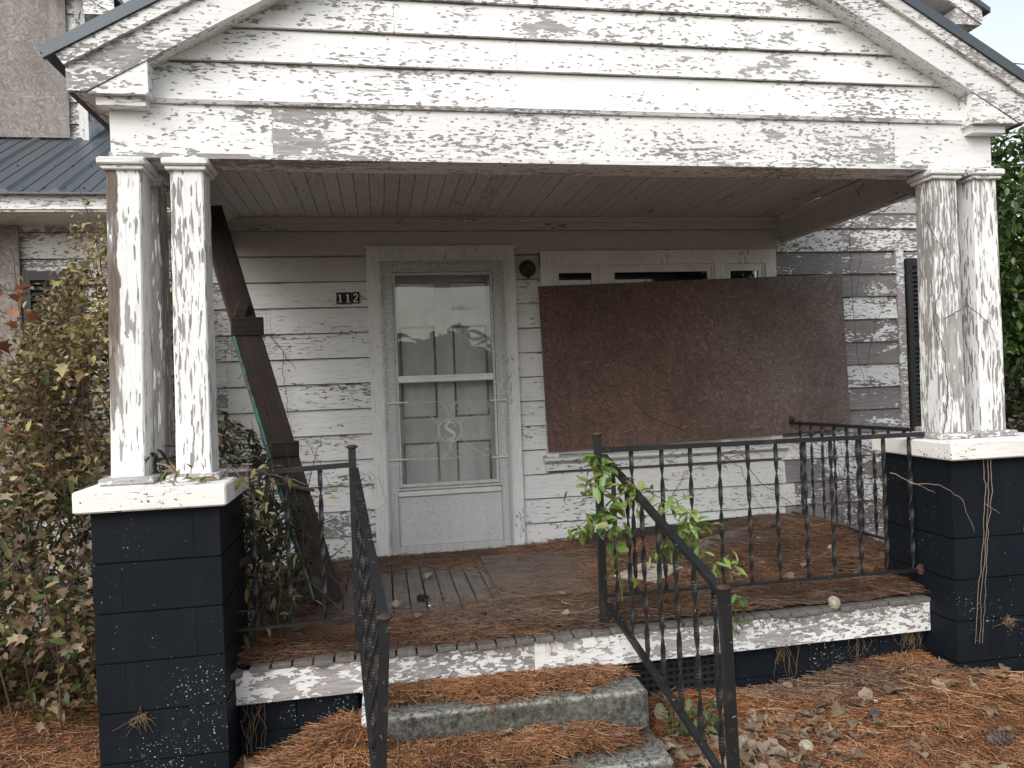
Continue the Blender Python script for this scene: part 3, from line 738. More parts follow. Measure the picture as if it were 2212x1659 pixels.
# main eave, roof, dormers
EZ = 2.496; EY = -.45; RS = .564
rz = lambda y: EZ+RS*(y-EY)
g = G(); g.box(XL, -1.575, EY+.001, EY+.024, 2.371, 2.485); fas = g.build('eave_fascia', 'wX', house, .13, .2)
G().box(XL, -1.575, EY-.01, EY, 2.385, 2.40).build('bead', 'wX', fas, .2, .2)
G().box(XL, -1.575, EY+.025, -.02, 2.371, 2.385).build('eave_soffit', 'wX', fas, .06, .5)
def roofsheet(x0, x1, y0, y1, nm, ribs=True):
    g = G(); g.prismx([(y0, rz(y0)), (y0, rz(y0)+.012), (y1, rz(y1)+.012), (y1, rz(y1))][::-1], x0, x1); r = g.build(nm, 'metal', house)
    if ribs:
        x = x0+.05
        while x < x1:
            g = G(); n = 0; z = lambda y: rz(y)+.012
            for y in (y0-.0, y1):
                g.v += [(x-.034, y, z(y)), (x-.014, y, z(y)+.02), (x+.014, y, z(y)+.02), (x+.034, y, z(y))]
            g.f = [(0, 1, 2, 3), (7, 6, 5, 4), (0, 4, 5, 1), (1, 5, 6, 2), (2, 6, 7, 3)]
            g.build('roof_rib', 'metal', r)
            for xm in (.097, .194):
                g = G(); g.bar((x+xm, y0, z(y0)+.002), (x+xm, y1, z(y1)+.002), .012, .006); g.build('roof_swage', 'metal', r)
            x += .29
        s = G()
        for y in (y0+.07, y0+.55):
            x = x0+.09
            while x < x1: s.lathe([(.008, 0), (.007, .006)], (x, y, z(y)), 6); x += .115
        s.build('roof_screw', 'dark', r, kind='stuff')
    return r
roofsheet(XL, -1.60, EY-.045, 3.4, 'main_roof'); roofsheet(2.95, XR+.3, EY+.3, 3.4, 'main_roof', False)

def dormer(x0, x1, yf, zb, tipx, tipz, osbx=None):
    """gabled dormer: x1/tip at its right end"""
    sl = .60; half = (tipx-((x0+x1)/2)); apx = (x0+x1)/2; apz = tipz+sl*half
    zr = lambda x: tipz+sl*(half-abs(x-apx))
    g = G(); g.prism([(x0, zb), (x1, zb), (x1, zr(x1)), (apx, apz), (x0, zr(x0))], yf, yf+1.6); d = g.build('dormer', 'wX', house, .3)
    z = zb; k = 0
    while z < apz:
        h = .17; l = max(x0, apx-(apz-z)/sl+.1); r_ = min(x1, apx+(apz-z)/sl-.1)
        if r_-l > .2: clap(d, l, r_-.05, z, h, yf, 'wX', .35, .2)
        z += h
    G().box(x1-.055, x1+.012, yf-.028, yf+1.5, zb-.05, zr(x1)-.02).build('corner_board', 'trimz', d, .3)
    for s in (1, -1):
        X = lambda t: apx+s*t; 
        def P(l): return l if s < 0 else l[::-1]
        hh = half
        pr = lambda t, dz: (X(t), tipz+sl*(hh-t)+dz)
        g = G(); g.prism(P([pr(hh, -.16), pr(0.001, -.16), pr(0.001, -.02), pr(hh, -.02)]), yf-.25, yf-.225); rb = g.build('rake_board', 'wX', d, .3, .2)
        g = G(); g.prism(P([pr(hh-.02, -.10), pr(0.001, -.10), pr(0.001, -.085), pr(hh-.02, -.085)]), yf-.224, yf-.003); g.build('rake_soffit', 'ceil', rb, .1, .5)
        g = G(); g.prism(P([pr(hh+.05, -.0195-.03), pr(0.001, -.0195), pr(0.001, .02), pr(hh+.05, -.01)]), yf-.28, yf+1.6); g.build('roof_sheet', 'metal', rb)
        g = G(); g.prism(P([pr(hh, -.16), (X(hh-.22), tipz-.16), (X(hh-.22), tipz-.16+sl*.22)]), yf-.235, yf-.001); g.build('eave_return', 'wX', rb, .2, .3)
    return d
dm = dormer(-4.6, -2.62, .80, rz(.8)-.05, -2.325, 4.235)
sheet = thing('particle_board', 'pale grey weathered particle board covering the upper dormer window', 'board', (-3.3, .76, 3.0))
G().box(-4.1, -2.735, .748, .762, 3.205, 4.5).build('sheet', 'osbg', sheet)
dormer(1.4, 4.10, .05, rz(.05), 4.37, 4.085)
# particle board over the left window
lb = thing('particle_board', 'weathered grey particle board strip covering a window left of the porch', 'board', (-3.1, -.05, 0))
G().box(-3.5, -2.785, -.062, -.05, 1.22, 2.425).build('upper_sheet', 'osbg', lb); G().box(-3.5, -2.79, -.061, -.05, .0, 1.216).build('lower_sheet', 'osbg', lb)

# ------------------------------------------------------------ things on the wall
ob = G().box(-1.22, 1.22, -.0065, .0065, -.61, .61)
big = ob.build('particle_board', 'osb', None, world=Matrix.Translation((1.9339, -.0735, 1.327)) @ Matrix.Rotation(-.0244, 4, 'Y'))
for x_ in (-1.15, -.76, -.38, .02, .4, .8, 1.16):
    for z_ in (-.56, .57):
        G().lathe([(.006, 0), (.006, .002)], (0, 0, 0), 7, 'Y').build('nail_head', 'rust', big, world=big.matrix_basis @ Matrix.Translation((x_+random.uniform(-.03, .03), -.0066, z_+random.uniform(-.02, .02))))
tag(big, 'large brown particle board sheet nailed crookedly over the picture window', 'board')

sg = thing('house_number_sign', 'small black house number plate reading 112 left of the door', 'sign', (-.674, -.03, 1.85))
for k, ch in enumerate('112'):
    x = -.752+k*.054
    t_ = G().cbox(x, x+.0525, -.036, -.028, 1.812+.001*k, 1.893, .002).build('number_tile', 'dark', sg)
    d = G(); cx_ = x+.026; zc_ = 1.852; y0, y1 = -.0385, -.0362
    if ch == '1':
        d.box(cx_-.005, cx_+.005, y0, y1, zc_-.024, zc_+.026); d.box(cx_-.013, cx_+.013, y0-.0004, y1, zc_-.030, zc_-.0242); d.box(cx_-.012, cx_-.0052, y0-.0004, y1, zc_+.014, zc_+.022)
    else:
        P = crom([(-.013, .014), (-.006, .026), (.006, .026), (.012, .014), (.006, 0.), (-.006, -.014), (-.013, -.026)], 4)
        for i in range(len(P)-1): d.bar((cx_+P[i][0], y0, zc_+P[i][1]), (cx_+P[i+1][0], y0, zc_+P[i+1][1]), .003, .0085)
        d.box(cx_-.014, cx_+.014, y0-.0004, y1, zc_-.030, zc_-.0225)
    d.build('digit', 'bar', t_)
lp = thing('wall_lamp', 'dark round porch lamp fixture on the wall between door and window', 'lamp', (.63, -.02, 2.04))
g = G(); g.lathe([(.060, 0), (.063, .012), (.050, .020), (.045, .034), (.020, .04)], (.632, -.022, 2.045), 20, 'Y', 1.); g.build('back_plate', 'lamp', lp, smooth=True)
g = G(); g.lathe([(.012, .03), (.014, .06), (.030, .075), (.034, .10), (.030, .112), (.004, .115)], (.634, -.022, 2.052), 16, 'Y'); g.tube([(.634, -.05, 2.05), (.634, -.06, 1.995), (.636, -.05, 1.975)], .012, 8); g.build('lamp_socket', 'lamp', lp, smooth=True)

# ------------------------------------------------------------ railings
def twist(h, n=200, w=.0105, pitch=.172, t=.004):
    """flat bar twisted about its length: widest and edge-on in turns"""
    g = G(); ns = int(h/.012)
    for i in range(ns+1):
        z = h*i/ns; a = math.pi*z/pitch+.3
        if z < .05 or z > h-.05: pass
        u = (math.cos(a), math.sin(a)); v = (-u[1], u[0])
        for sx, sy in ((-1, -1), (1, -1), (1, 1), (-1, 1)): g.v.append((sx*w*u[0]+sy*t*v[0], sx*w*u[1]+sy*t*v[1], z))
    for i in range(ns):
        for j in range(4): k = (j+1) % 4; g.f.append((i*4+j, i*4+k, i*4+4+k, i*4+4+j))
    g.f += [(3, 2, 1, 0), tuple(ns*4+j for j in range(4))]; return g.mesh('baluster', M['iron'])
tw = twist(.71)
def post(p, h, parent, w=.034, lean=(0, 0), capped=True, foot=True):
    a = Vector(p); b = a+Vector((lean[0], lean[1], h))
    o = G().bar(a, b, w, w, 0.).build('post', 'iron', parent)
    if capped: g = G(); g.lathe([(.018, -.002), (.027, .002), (.028, .008), (.018, .014), (.002, .016)], b, 12); g.build('post_cap', 'rust', parent, smooth=True)
    if foot: g = G(); g.cbox(a.x-.026, a.x+.026, a.y-.026, a.y+.026, a.z, a.z+.04, .004); g.build('post_foot', 'iron', parent)
    return b
rr = thing('front_railing', 'long black iron railing with twisted bars along the right porch edge', 'railing', (.566, -1.97, 0))
post((.566, -1.97, .012), .925, rr)
G().bar((.58, -1.97, .862), (2.34, -1.985, .858), .03, .022).build('top_rail', 'iron', rr); G().bar((.58, -1.97, .150), (2.30, -1.98, .148), .026, .012).build('bottom_rail', 'iron', rr)
for x in (.734, .890, 1.04, 1.194, 1.347, 1.5, 1.657, 1.804, 1.957, 2.105, 2.255): place(tw, 'baluster', rr, world=Matrix.Translation((x, -1.972, .148)) @ Matrix.Rotation(random.uniform(-.15, .15), 4, 'Z'))
g = G(); g.lathe([(.03, 0), (.026, .012), (.01, .016)], (2.292, -1.98, .148), 10, 'Y'); g.build('wall_flange', 'rust', rr)
lr = thing('front_railing', 'short black iron railing left of the steps beside the leaning plank', 'railing', (-.609, -1.97, 0))
post((-.609, -1.97, 0), .935, lr)
G().bar((-1.153, -1.99, .842), (-.62, -1.97, .858), .03, .022).build('top_rail', 'iron', lr); G().bar((-1.153, -1.98, .143), (-.62, -1.97, .150), .026, .012).build('bottom_rail', 'iron', lr)
for x in (-.757, -.909, -1.06): place(tw, 'baluster', lr, world=Matrix.Translation((x, -1.975, .146)))
sr_ = thing('side_railing', 'black iron side railing between the house wall and the right pier', 'railing', (2.62, -.1, 0))
G().bar((2.66, -.06, .815), (2.60, -1.68, .845), .03, .022).build('top_rail', 'iron', sr_); G().bar((2.66, -.06, .118), (2.60, -1.68, .15), .026, .012).build('bottom_rail', 'iron', sr_)
for y in (-.22, -.38, -.53, -.69, -.845, -1.0, -1.15, -1.305, -1.46, -1.60): place(tw, 'baluster', sr_, world=Matrix.Translation((2.66+(y+.06)*.037, y, .13)) @ Matrix.Rotation(random.uniform(-.2, .2), 4, 'Z'))
o = G().bar((2.665, -.09, .86), (2.66, -.035, .80), .03, .05).build('bent_bracket', 'rust', sr_)
def stair_rail(x0, x1, label, botx):
    t = thing('stair_railing', label, 'railing', (x1, -2.95, -.5))
    A = Vector((x0, -1.995, .838)); B = Vector((x1, -2.955, .415)); d = (B-A)
    G().bar(A, B, .034, .020).build('hand_rail', 'iron', t)
    A2 = Vector((x0, -1.995, .115)); B2 = Vector((x1+botx*.6, -2.955, .115-.423)); 
    G().bar(A2, B2, .030, .018).build('lower_rail', 'iron', t)
    post((x1+botx, -2.972, -.60), 1.03, t, .036, (-botx, 0), True, False)
    tm = twist(.70); n = 7
    for k in range(n):
        f = (k+.75)/n*.98; a = A+d*f; b = A2+(B2-A2)*f; w = a-b
        rot = Vector((0, 0, 1)).rotation_difference(w.normalized()).to_matrix().to_4x4()
        place(tm, 'baluster', t, world=Matrix.Translation(b+w.normalized()*.004) @ rot @ Matrix.Rotation(random.uniform(0, .8), 4, 'Z'))
    return t
stair_rail(.585, .735, 'sloping black iron stair railing to the right of the steps', .02)
stair_rail(-.600, -.483, 'sloping black iron stair railing to the left of the steps', -.062)

# steps
def slab(x0, x1, y0, y1, z0, z1, name, parent):
    xs = np.concatenate([[x0, x0+.012], np.linspace(x0+.05, x1-.05, 26), [x1-.012, x1]]); prof = [(y0, z0), (y0-.002, z1-.02), (y0+.002, z1-.007), (y0+.012, z1), (y1, z1), (y1, z0)]
    V = []; E = []
    for x in xs:
        for k, (y, z) in enumerate(prof):
            j = .005 if k in (1, 2, 3) else 0
            ex = .008 if x in (x0, x1) and k in (1, 2, 3) else 0
            V.append((x, y+random.uniform(-j, j)*.6+ex, z+random.uniform(-j, j)*.5-ex)); E.append({1: .25, 2: 1., 3: .7}.get(k, 0.))
    F = []; k = len(prof)
    for i in range(len(xs)-1):
        for j in range(k): F.append((i*k+j, i*k+(j+1) % k, (i+1)*k+(j+1) % k, (i+1)*k+j))
    F += [tuple(range(k-1, -1, -1)), tuple((len(xs)-1)*k+j for j in range(k))]
    g = G(); g.v = V; g.f = F; o = g.build(name, 'conc', parent)
    a = o.data.attributes.new('edge', 'FLOAT', 'POINT'); a.data.foreach_set('value', E); return o
st = thing('concrete_steps', 'mossy stained concrete steps up to the porch covered in pine straw', 'steps', (.05, -2.6, -.6))
slab(-.545, .672, -2.275, -1.96, -.8, -.200, 'step', st); slab(-.555, .672, -2.575, -2.2755, -.8, -.372, 'step', st); slab(-.56, .69, -2.875, -2.5755, -.8, -.545, 'step', st)
G().box(-.600, -.546, -2.272, -2.04, -.8, -.180).build('painted_side', 'cap', st, .3, .3)

# ------------------------------------------------------------ loose boards on the porch
def plank(a, b, w, t, face, name, mat, parent, jit=0):
    a, b = Vector(a), Vector(b); d = (b-a).normalized(); n = Vector(face); n = (n-d*n.dot(d)).normalized(); u = d.cross(n)
    mtx = Matrix(((u.x, n.x, d.x, a.x), (u.y, n.y, d.y, a.y), (u.z, n.z, d.z, a.z), (0, 0, 0, 1)))
    return G().cbox(-w/2, w/2, -t/2, t/2, 0, (b-a).length, .004).build(name, mat, parent, world=mtx)
pk = thing('leaning_plank', 'dark broken plank with a teal edge leaning inside the porch at left', 'plank', (-.85, -1.15, 0))
pa, pb = Vector((-.795, -1.17, .01)), Vector((-1.47, -.62, 2.36))
fc = (.45, -1, -.1)
plank(pa, pb, .15, .042, fc, 'board', 'plank', pk)
d = (pb-pa).normalized(); n_ = Vector(fc); n_ = (n_-d*n_.dot(d)).normalized(); u_ = d.cross(n_)
if u_.x > 0: u_ = -u_
plank(pa+u_*.083+d*.05, pa+u_*.083+d*1.65, .014, .05, fc, 'painted_edge', 'teal', pk)
for f, w, l in ((.655, .11, .20), (.345, .09, .17), (.70, .10, .06)):
    c_ = pa+(pb-pa)*f+n_*.037
    plank(c_-u_*(l*.15)*-1+(-u_)*l*.62+d*.03, c_+u_*l*.45+d*.06, w, .03, fc, 'cleat', 'plank', pk)
plank(pa+(pb-pa)*.28+n_*.05+u_*.06, pa+(pb-pa)*.30+n_*.05+u_*-.09-d*.12, .02, .02, fc, 'peeling_strip', 'scrap', pk)
b1 = plank((.93, -.27, .04), (2.35, -.17, .065), .14, .035, (0, -1, .5), 'loose_board', 'twigblack', None); tag(b1, 'nearly black loose board lying against the wall under the window', 'board')
b2 = plank((1.55, -.78, .06), (2.50, -.42, .13), .11, .035, (.1, -1, 1.2), 'loose_board', 'scrap', None); tag(b2, 'greyish brown loose board lying askew on pine straw near the side railing', 'board')
b3 = G().box(0, 1.5, -1.05, 0, 0, .012).build('plywood_sheet', 'ply', None, world=Matrix.Translation((.165, -.34, .010)) @ Matrix.Rotation(R(-1), 4, 'Z')); tag(b3, 'worn plywood sheet laid flat on the porch floor before the door', 'plywood')
q = [at(1325, 1243, Z=.05), at(1418, 1258, Z=.05), at(1475, 1226, Z=.05), at(1392, 1213, Z=.05)]
def quad_slab(q, t, name, mat, lab, cat):
    g = G(); n = 4; g.v = [tuple(p-Vector((0, 0, t))) for p in q]+[tuple(p) for p in q]; g.f = [(3, 2, 1, 0), (4, 5, 6, 7)]+[(i, (i+1) % 4, 4+(i+1) % 4, 4+i) for i in range(4)]
    return tag(g.build(name, mat, None), lab, cat)
mid = lambda a, b, t: a+(b-a)*t
quad_slab([q[0], mid(q[0], q[1], .47), mid(q[3], q[2], .47), q[3]], .01, 'siding_scrap', 'cream', 'cream fallen panel piece on the porch floor, nearer the house wall side', 'panel')
z_ = Vector((0, 0, .006)); quad_slab([mid(q[0], q[1], .50)+z_, q[1]+z_, q[2]+z_, mid(q[3], q[2], .50)+z_], .01, 'siding_scrap', 'cream', 'cream fallen panel piece on the porch floor, right one of the two', 'panel')

# ------------------------------------------------------------ leaves and needles
def leafshape(kind):
    """(verts Nx3, tri faces) unit leaf: base at origin, tip at +y, curled"""
    if kind == 'oval': P = [(0, 0, 0), (.20, .22, .05), (.27, .5, .06), (.16, .8, .02), (0, 1, -.10), (-.16, .8, .02), (-.27, .5, .06), (-.20, .22, .05), (0, .35, -.03), (0, .7, -.02)]; F = [(0, 1, 8), (1, 2, 8), (2, 9, 8), (2, 3, 9), (3, 4, 9), (4, 5, 9), (5, 6, 9), (6, 8, 9), (6, 7, 8), (7, 0, 8)]
    elif kind == 'lance': P = [(0, 0, 0), (.10, .25, .03), (.12, .5, .04), (.06, .8, -.02), (0, 1, -.12), (-.06, .8, -.02), (-.12, .5, .04), (-.10, .25, .03), (0, .35, -.01), (0, .7, -.03)]; F = [(0, 1, 8), (1, 2, 8), (2, 9, 8), (2, 3, 9), (3, 4, 9), (4, 5, 9), (5, 6, 9), (6, 8, 9), (6, 7, 8), (7, 0, 8)]
    elif kind == 'lobed': P = [(0, 0, 0), (.18, .12, .06), (.42, .10, .12), (.26, .34, .03), (.46, .55, .14), (.18, .60, .02), (.0, 1, -.05), (-.18, .60, .05), (-.46, .55, .0), (-.26, .34, .04), (-.42, .10, .16), (-.18, .12, .04), (0, .42, -.06)]; F = [(i, (i+1) % 12, 12) for i in range(12)]
    else: P = [(0, 0, 0), (.25, .1, .16), (.42, .38, .26), (.32, .72, .12), (.05, 1, .02), (-.30, .74, .20), (-.40, .35, .05), (-.22, .08, .02), (0, .3, -.02), (.02, .65, 0)]; F = [(0, 1, 8), (1, 2, 8), (2, 9, 8), (2, 3, 9), (3, 4, 9), (4, 5, 9), (5, 6, 9), (6, 8, 9), (6, 7, 8), (7, 0, 8)]
    return np.array(P, float), np.array(F)
def rotm(n, az, tilt, roll):
    """n rotation matrices: roll about y, tilt about x, azimuth about z"""
    ca, sa, ct, s_, cr_, sr2 = np.cos(az), np.sin(az), np.cos(tilt), np.sin(tilt), np.cos(roll), np.sin(roll)
    Z = np.zeros(n); O = np.ones(n)
    Ry = np.stack([cr_, Z, sr2, Z, O, Z, -sr2, Z, cr_], -1).reshape(n, 3, 3); Rx = np.stack([O, Z, Z, Z, ct, -s_, Z, s_, ct], -1).reshape(n, 3, 3); Rz = np.stack([ca, -sa, Z, sa, ca, Z, Z, Z, O], -1).reshape(n, 3, 3)
    return Rz @ Rx @ Ry
def pick(pal, n, jit=.18):
    pal = np.array(pal); c = pal[rng.integers(0, len(pal), n)]; return c*(1+rng.uniform(-jit, jit, (n, 1)))*(1+rng.uniform(-.06, .06, (n, 3)))
def leafcloud(pos, size, kind, pal, tilt=(-1.3, .5), az=None):
    P, F = leafshape(kind); n = len(pos)
    A = rng.uniform(0, 2*np.pi, n) if az is None else az
    Rm = rotm(n, A, rng.uniform(*tilt, n), rng.uniform(-.8, .8, n)); s = rng.uniform(*size, n)
    V = np.einsum('nij,kj->nki', Rm, P)*s[:, None, None]+pos[:, None, :]
    Fa = (F[None]+(np.arange(n)*len(P))[:, None, None]).reshape(-1, 3); C = np.repeat(pick(pal, n), len(F), 0)
    return V.reshape(-1, 3), Fa, C
def merge(parts):
    V = []; F = []; C = []; o = 0
    for v, f, c_ in parts: V.append(v); F.append(f+o); C.append(c_); o += len(v)
    return np.concatenate(V), np.concatenate(F), np.concatenate(C)
TAN = [(.36, .27, .16), (.29, .21, .12), (.46, .36, .24), (.22, .14, .08)]; BRN = [(.16, .11, .075), (.23, .165, .105), (.12, .085, .06)]; YG = [(.34, .30, .12), (.27, .25, .09), (.42, .38, .17)]; GRN = [(.08, .12, .04), (.06, .09, .035), (.11, .14, .05)]; DG = [(.035, .05, .022), (.05, .06, .028), (.06, .05, .025)]
NEE = [(.44, .20, .085), (.54, .28, .14), (.34, .145, .06), (.64, .40, .23), (.20, .09, .045), (.48, .225, .10), (.11, .055, .03)]
NEED = [(.26, .13, .07), (.34, .18, .10), (.19, .09, .05), (.40, .25, .16), (.11, .055, .035), (.22, .14, .095)]
def needles(pos, zf, pal, L=(.07, .17), r=.0011, steep=.28, az=None):
    """pos (n,2) centres; zf(x,y) supporting surface; bent three-sided needles lying on it"""
    n = len(pos); A = rng.uniform(0, 2*np.pi, n) if az is None else az; l = rng.uniform(*L, n); bend = rng.normal(0, .12, n)
    t = np.array([-.5, -.17, .17, .5]); px_ = []; lift = np.abs(rng.normal(0, .010, n))+.002; sl_ = rng.normal(0, steep, n)*.25
    D = np.stack([np.cos(A), np.sin(A)], -1); Nn = np.stack([-np.sin(A), np.cos(A)], -1)
    pts = []
    for tt in t:
        xy = pos+D*(tt*l)[:, None]+Nn*((tt*tt-.08)*bend*l*3)[:, None]
        pts.append(np.concatenate([xy, (lift+sl_*l*tt)[:, None]], -1))
    base = zf(pos[:, 0], pos[:, 1]); pts = [p+np.stack([0*base, 0*base, np.maximum(base, zf(p[:, 0], p[:, 1])*0+base)], -1) for p in pts]
    for p in pts: g_ = zf(p[:, 0], p[:, 1]); p[:, 2] = np.maximum(p[:, 2], np.where(g_ < base-.05, base-.03, g_)+.001)
    V = np.empty((n, 4, 3, 3)); rr_ = r*rng.uniform(.7, 1.5, n)
    for i, p in enumerate(pts):
        for j in range(3):
            a = 2.094*j+.5; V[:, i, j, :2] = p[:, :2]+Nn*(np.cos(a)*rr_)[:, None]; V[:, i, j, 2] = p[:, 2]+np.sin(a)*rr_
    q = []
    for i in range(3):
        for j in range(3): k = (j+1) % 3; q.append((i*3+j, i*3+k, i*3+3+k, i*3+3+j))
    q = np.array(q); F = (q[None]+(np.arange(n)*12)[:, None, None]).reshape(-1, 4)
    tone = np.clip(.92+.26*fbm(pos[:, 0], pos[:, 1], 4.)+.16*fbm(pos[:, 0]+7, pos[:, 1], 13.), .45, 1.3); grey = np.clip(.5*fbm(pos[:, 0]-3, pos[:, 1]+5, 2.2), 0, .45)[:, None]
    cc = pick(pal, n)*tone[:, None]; cc = cc*(1-grey)+cc.mean(1, keepdims=True)*np.array([1.05, 1., .9])*grey
    return V.reshape(-1, 3), F, np.repeat(cc, 9, 0)
def deckz(x, y):
    """top of the straw on the deck"""
    x = np.asarray(x, float); y = np.asarray(y, float)
    m = .10*np.exp(-((x-2.35)/.45)**2-((y+.55)/.55)**2)+.022*np.exp(-((y+1.85)/.22)**2)+.02*(x > .7)+.03/(1+np.exp(-(x-1.5)*4))*np.exp(-((y+.9)/.8)**2)
    return FT*x+.003+m*np.clip(deckd(x, y)*1.2, 0, 1)
def deckd(x, y):
    """straw cover 0..1"""
    bare = np.exp(-((x+.28)/.50)**4-((y+.98)/.50)**4)
    bare2 = .55*np.exp(-((x-.7)/.5)**4-((y+.75)/.35)**2)
    edge = np.clip((y+2.10)/.14, 0, 1)
    return np.clip((1-1.15*bare-bare2)*edge+.12*fbm(x, y, 4)+.10*fbm(x, y, 11), 0, 1)
def sheetz(x0, x1, y0, y1, zf, n, mat, parent, name, cut=None):
    xs = np.linspace(x0, x1, n); ys = np.linspace(y0, y1, n); X, Y = np.meshgrid(xs, ys); Z = zf(X, Y); 
    i = np.arange(n*n).reshape(n, n); F = np.stack([i[:-1, :-1], i[:-1, 1:], i[1:, 1:], i[1:, :-1]], -1).reshape(-1, 4)
    if cut is not None:
        cxy = (X[:-1, :-1]+X[1:, 1:])/2, (Y[:-1, :-1]+Y[1:, 1:])/2; F = F[cut(*cxy).ravel()]
    g = G(); g.v = np.stack([X, Y, Z], -1).reshape(-1, 3).tolist(); g.f = F.tolist(); return g.build(name, mat, parent, smooth=True, kind='stuff')
bed = sheetz(-1.15, 2.70, -2.045, -.03, lambda x, y: deckz(x, y)-.003-.02*np.clip(1-(deckd(x, y)-.3+.25*fbm(x, y, 9)), 0, 1), 150, 'litter', None, 'pine_straw', cut=lambda x, y: (deckd(x, y) > .2) & (y > -2.0) & ~((x > 2.28) & (y < -1.66)))
tag(bed, 'matted rust brown pine straw bed on the porch floor', 'pine straw')
def scatter(n, x0, x1, y0, y1, dens):
    x = rng.uniform(x0, x1, n); y = rng.uniform(y0, y1, n); k = rng.uniform(0, 1, n) < dens(x, y); return np.stack([x[k], y[k]], -1)
P = scatter(29000, -1.14, 2.66, -2.05, -.04, lambda x, y: np.where((x > 2.28) & (y < -1.66), 0, deckd(x, y)**1.5+.02))
v, f, c_ = needles(P, deckz, NEED, (.05, .15), .0010)
tag(place(colmesh('porch_needles', v, f, c_, 'needle'), 'pine_needles', kind='stuff'), 'loose brown pine needles scattered over the porch floor', 'pine needles')
# steps
def stepz(z): return lambda x, y: z+0*x
parts = []
def stepd(yb, yf, right):
    return lambda x, y: np.clip(1.15-np.clip((yf+.10-y)/.10, 0, 1.1)-.9*np.clip((x-right)/.15, 0, 1)+.25*fbm(x, y, 5), 0, 1)
heap1 = lambda x, y: -.198+.030*np.clip((y+2.24)/.12, 0, 1)*np.clip((.62-x)/.12, 0, 1)
heap2 = lambda x, y: -.370+.042*np.clip((y+2.55)/.14, 0, 1)*np.clip((.55-x)/.15, 0, 1)
parts.append(needles(scatter(7000, -.53, .62, -2.25, -2.03, stepd(-2.0, -2.2, .45)), heap1, NEE, (.06, .17), .0012))
parts.append(needles(scatter(9500, -.54, .60, -2.56, -2.28, stepd(-2.28, -2.50, .42)), heap2, NEE, (.06, .18), .0013))
parts.append(needles(scatter(2500, -.54, .66, -2.86, -2.58, lambda x, y: 1+0*x), lambda x, y: -.54+.02+0*x, NEE, (.06, .18), .0013))
v, f, c_ = merge(parts)
tag(place(colmesh('step_needles', v, f, c_, 'needle'), 'pine_needles', kind='stuff'), 'orange brown pine needles heaped on the concrete treads', 'pine needles')
# hanging needles over the tread nose and deck edge
g = G()
for k in range(150):
    x = random.choice([random.uniform(-.5, .4), random.uniform(1.1, 2.25), random.uniform(.2, 2.2)]); 
    if random.random() < .2: a = Vector((random.uniform(-.1, .3), -2.272, -.19)); b_ = a+Vector((random.uniform(-.03, .03), -.012, -random.uniform(.03, .08)))
    else: a = Vector((x, -2.02, -.015)); b_ = a+Vector((random.uniform(-.02, .02), -.045, -random.uniform(.01, .06)))
    g.tube([a, (a+b_)/2+Vector((0, -.012, .006)), b_], .0012, 3)
tag(g.build('hanging_needles', 'roots', kind='stuff'), 'brown needles hanging over the porch edge and step nose', 'pine needles')
# ground straw
def groundd(x, y):
    ok = ~((x > -.56) & (x < .69) & (y > -2.9)) & ~((x > 2.29) & (x < 2.94) & (y > -2.23) & (y < -1.67)) & ~((x > -1.66) & (x < -1.15) & (y > -2.23) & (y < -1.65))
    return ok*np.clip(.95-.05*fbm(x, y, 3), 0, 1)
P = np.concatenate([scatter(26000, .67, 3.4, -3.1, -1.93, groundd), scatter(5000, -1.15, -.55, -2.7, -1.9, groundd), scatter(9000, -3.4, -1.5, -3.0, -.9, groundd), scatter(5000, -1.7, -.5, -3.2, -2.2, groundd)])
v, f, c_ = needles(P, gz, NEE, (.09, .24), .0014)
tag(place(colmesh('ground_needles', v, f, c_, 'needle'), 'pine_needles', kind='stuff'), 'thick carpet of orange pine needles on the ground around the steps', 'pine needles')

# fallen leaves, each a thing
LV = []
for kind, s_ in (('curl', 1.), ('oval', 1.), ('lobed', 1.), ('curl', .8)):
    for pal in ((.25, .19, .13), (.17, .125, .085), (.30, .24, .18)):
        Pm, Fm = leafshape(kind); Pm = Pm.copy(); Pm[:, 2] += rng.uniform(-.12, .30, len(Pm)); Pm[:, 0] *= rng.uniform(.9, 1.5)
        LV.append(colmesh('fallen_leaf', Pm-np.array([0, .5, Pm[:, 2].min()]), Fm, np.tile(np.array(pal), (len(Fm), 1))*rng.uniform(.85, 1.1, (len(Fm), 1)), 'dry'))
def fallen(n, sampler, zf, size, label, group):
    for k in range(n):
        x, y = sampler(); z = float(zf(x, y))+random.uniform(.004, .022); s_ = random.uniform(*size)
        o = bpy.data.objects.new('fallen_leaf', random.choice(LV)); link(o, None, Matrix.Translation((x, y, z)) @ Matrix.Rotation(random.uniform(0, 6.28), 4, 'Z') @ Matrix.Rotation(random.uniform(-.5, .5), 4, 'X') @ Matrix.Rotation(random.uniform(-.5, .5), 4, 'Y') @ Matrix.Scale(s_, 4))
        tag(o, label, 'leaf', group)
def s1():
    while True:
        x, y = random.gauss(1.02, .22), random.gauss(-2.48, .22)
        if x > .72 and -2.95 < y < -2.02: return x, y
def s2():
    while True:
        x, y = random.gauss(1.5, .40), random.gauss(-2.42, .14)
        if .8 < x < 2.6 and -2.9 < y < -2.1: return x, y
fallen(170, s1, gz, (.045, .085), 'curled dead leaf in the drift right beside the steps', 'dead leaves drifted beside the steps')
fallen(75, s2, gz, (.045, .08), 'dry leaf lying among needles in front of the right foundation', 'dead leaves before the right foundation')
fallen(26, lambda: (random.uniform(1.3, 2.9), random.uniform(-2.9, -2.15)), gz, (.05, .085), 'single dry leaf dropped on the orange straw at the right', 'leaves dotted on the right straw')
fallen(22, lambda: (random.uniform(1.2, 2.5), random.uniform(-1.9, -.7)), deckz, (.04, .07), 'small dry leaf on the porch floor behind the long railing', 'leaves on the right porch floor')
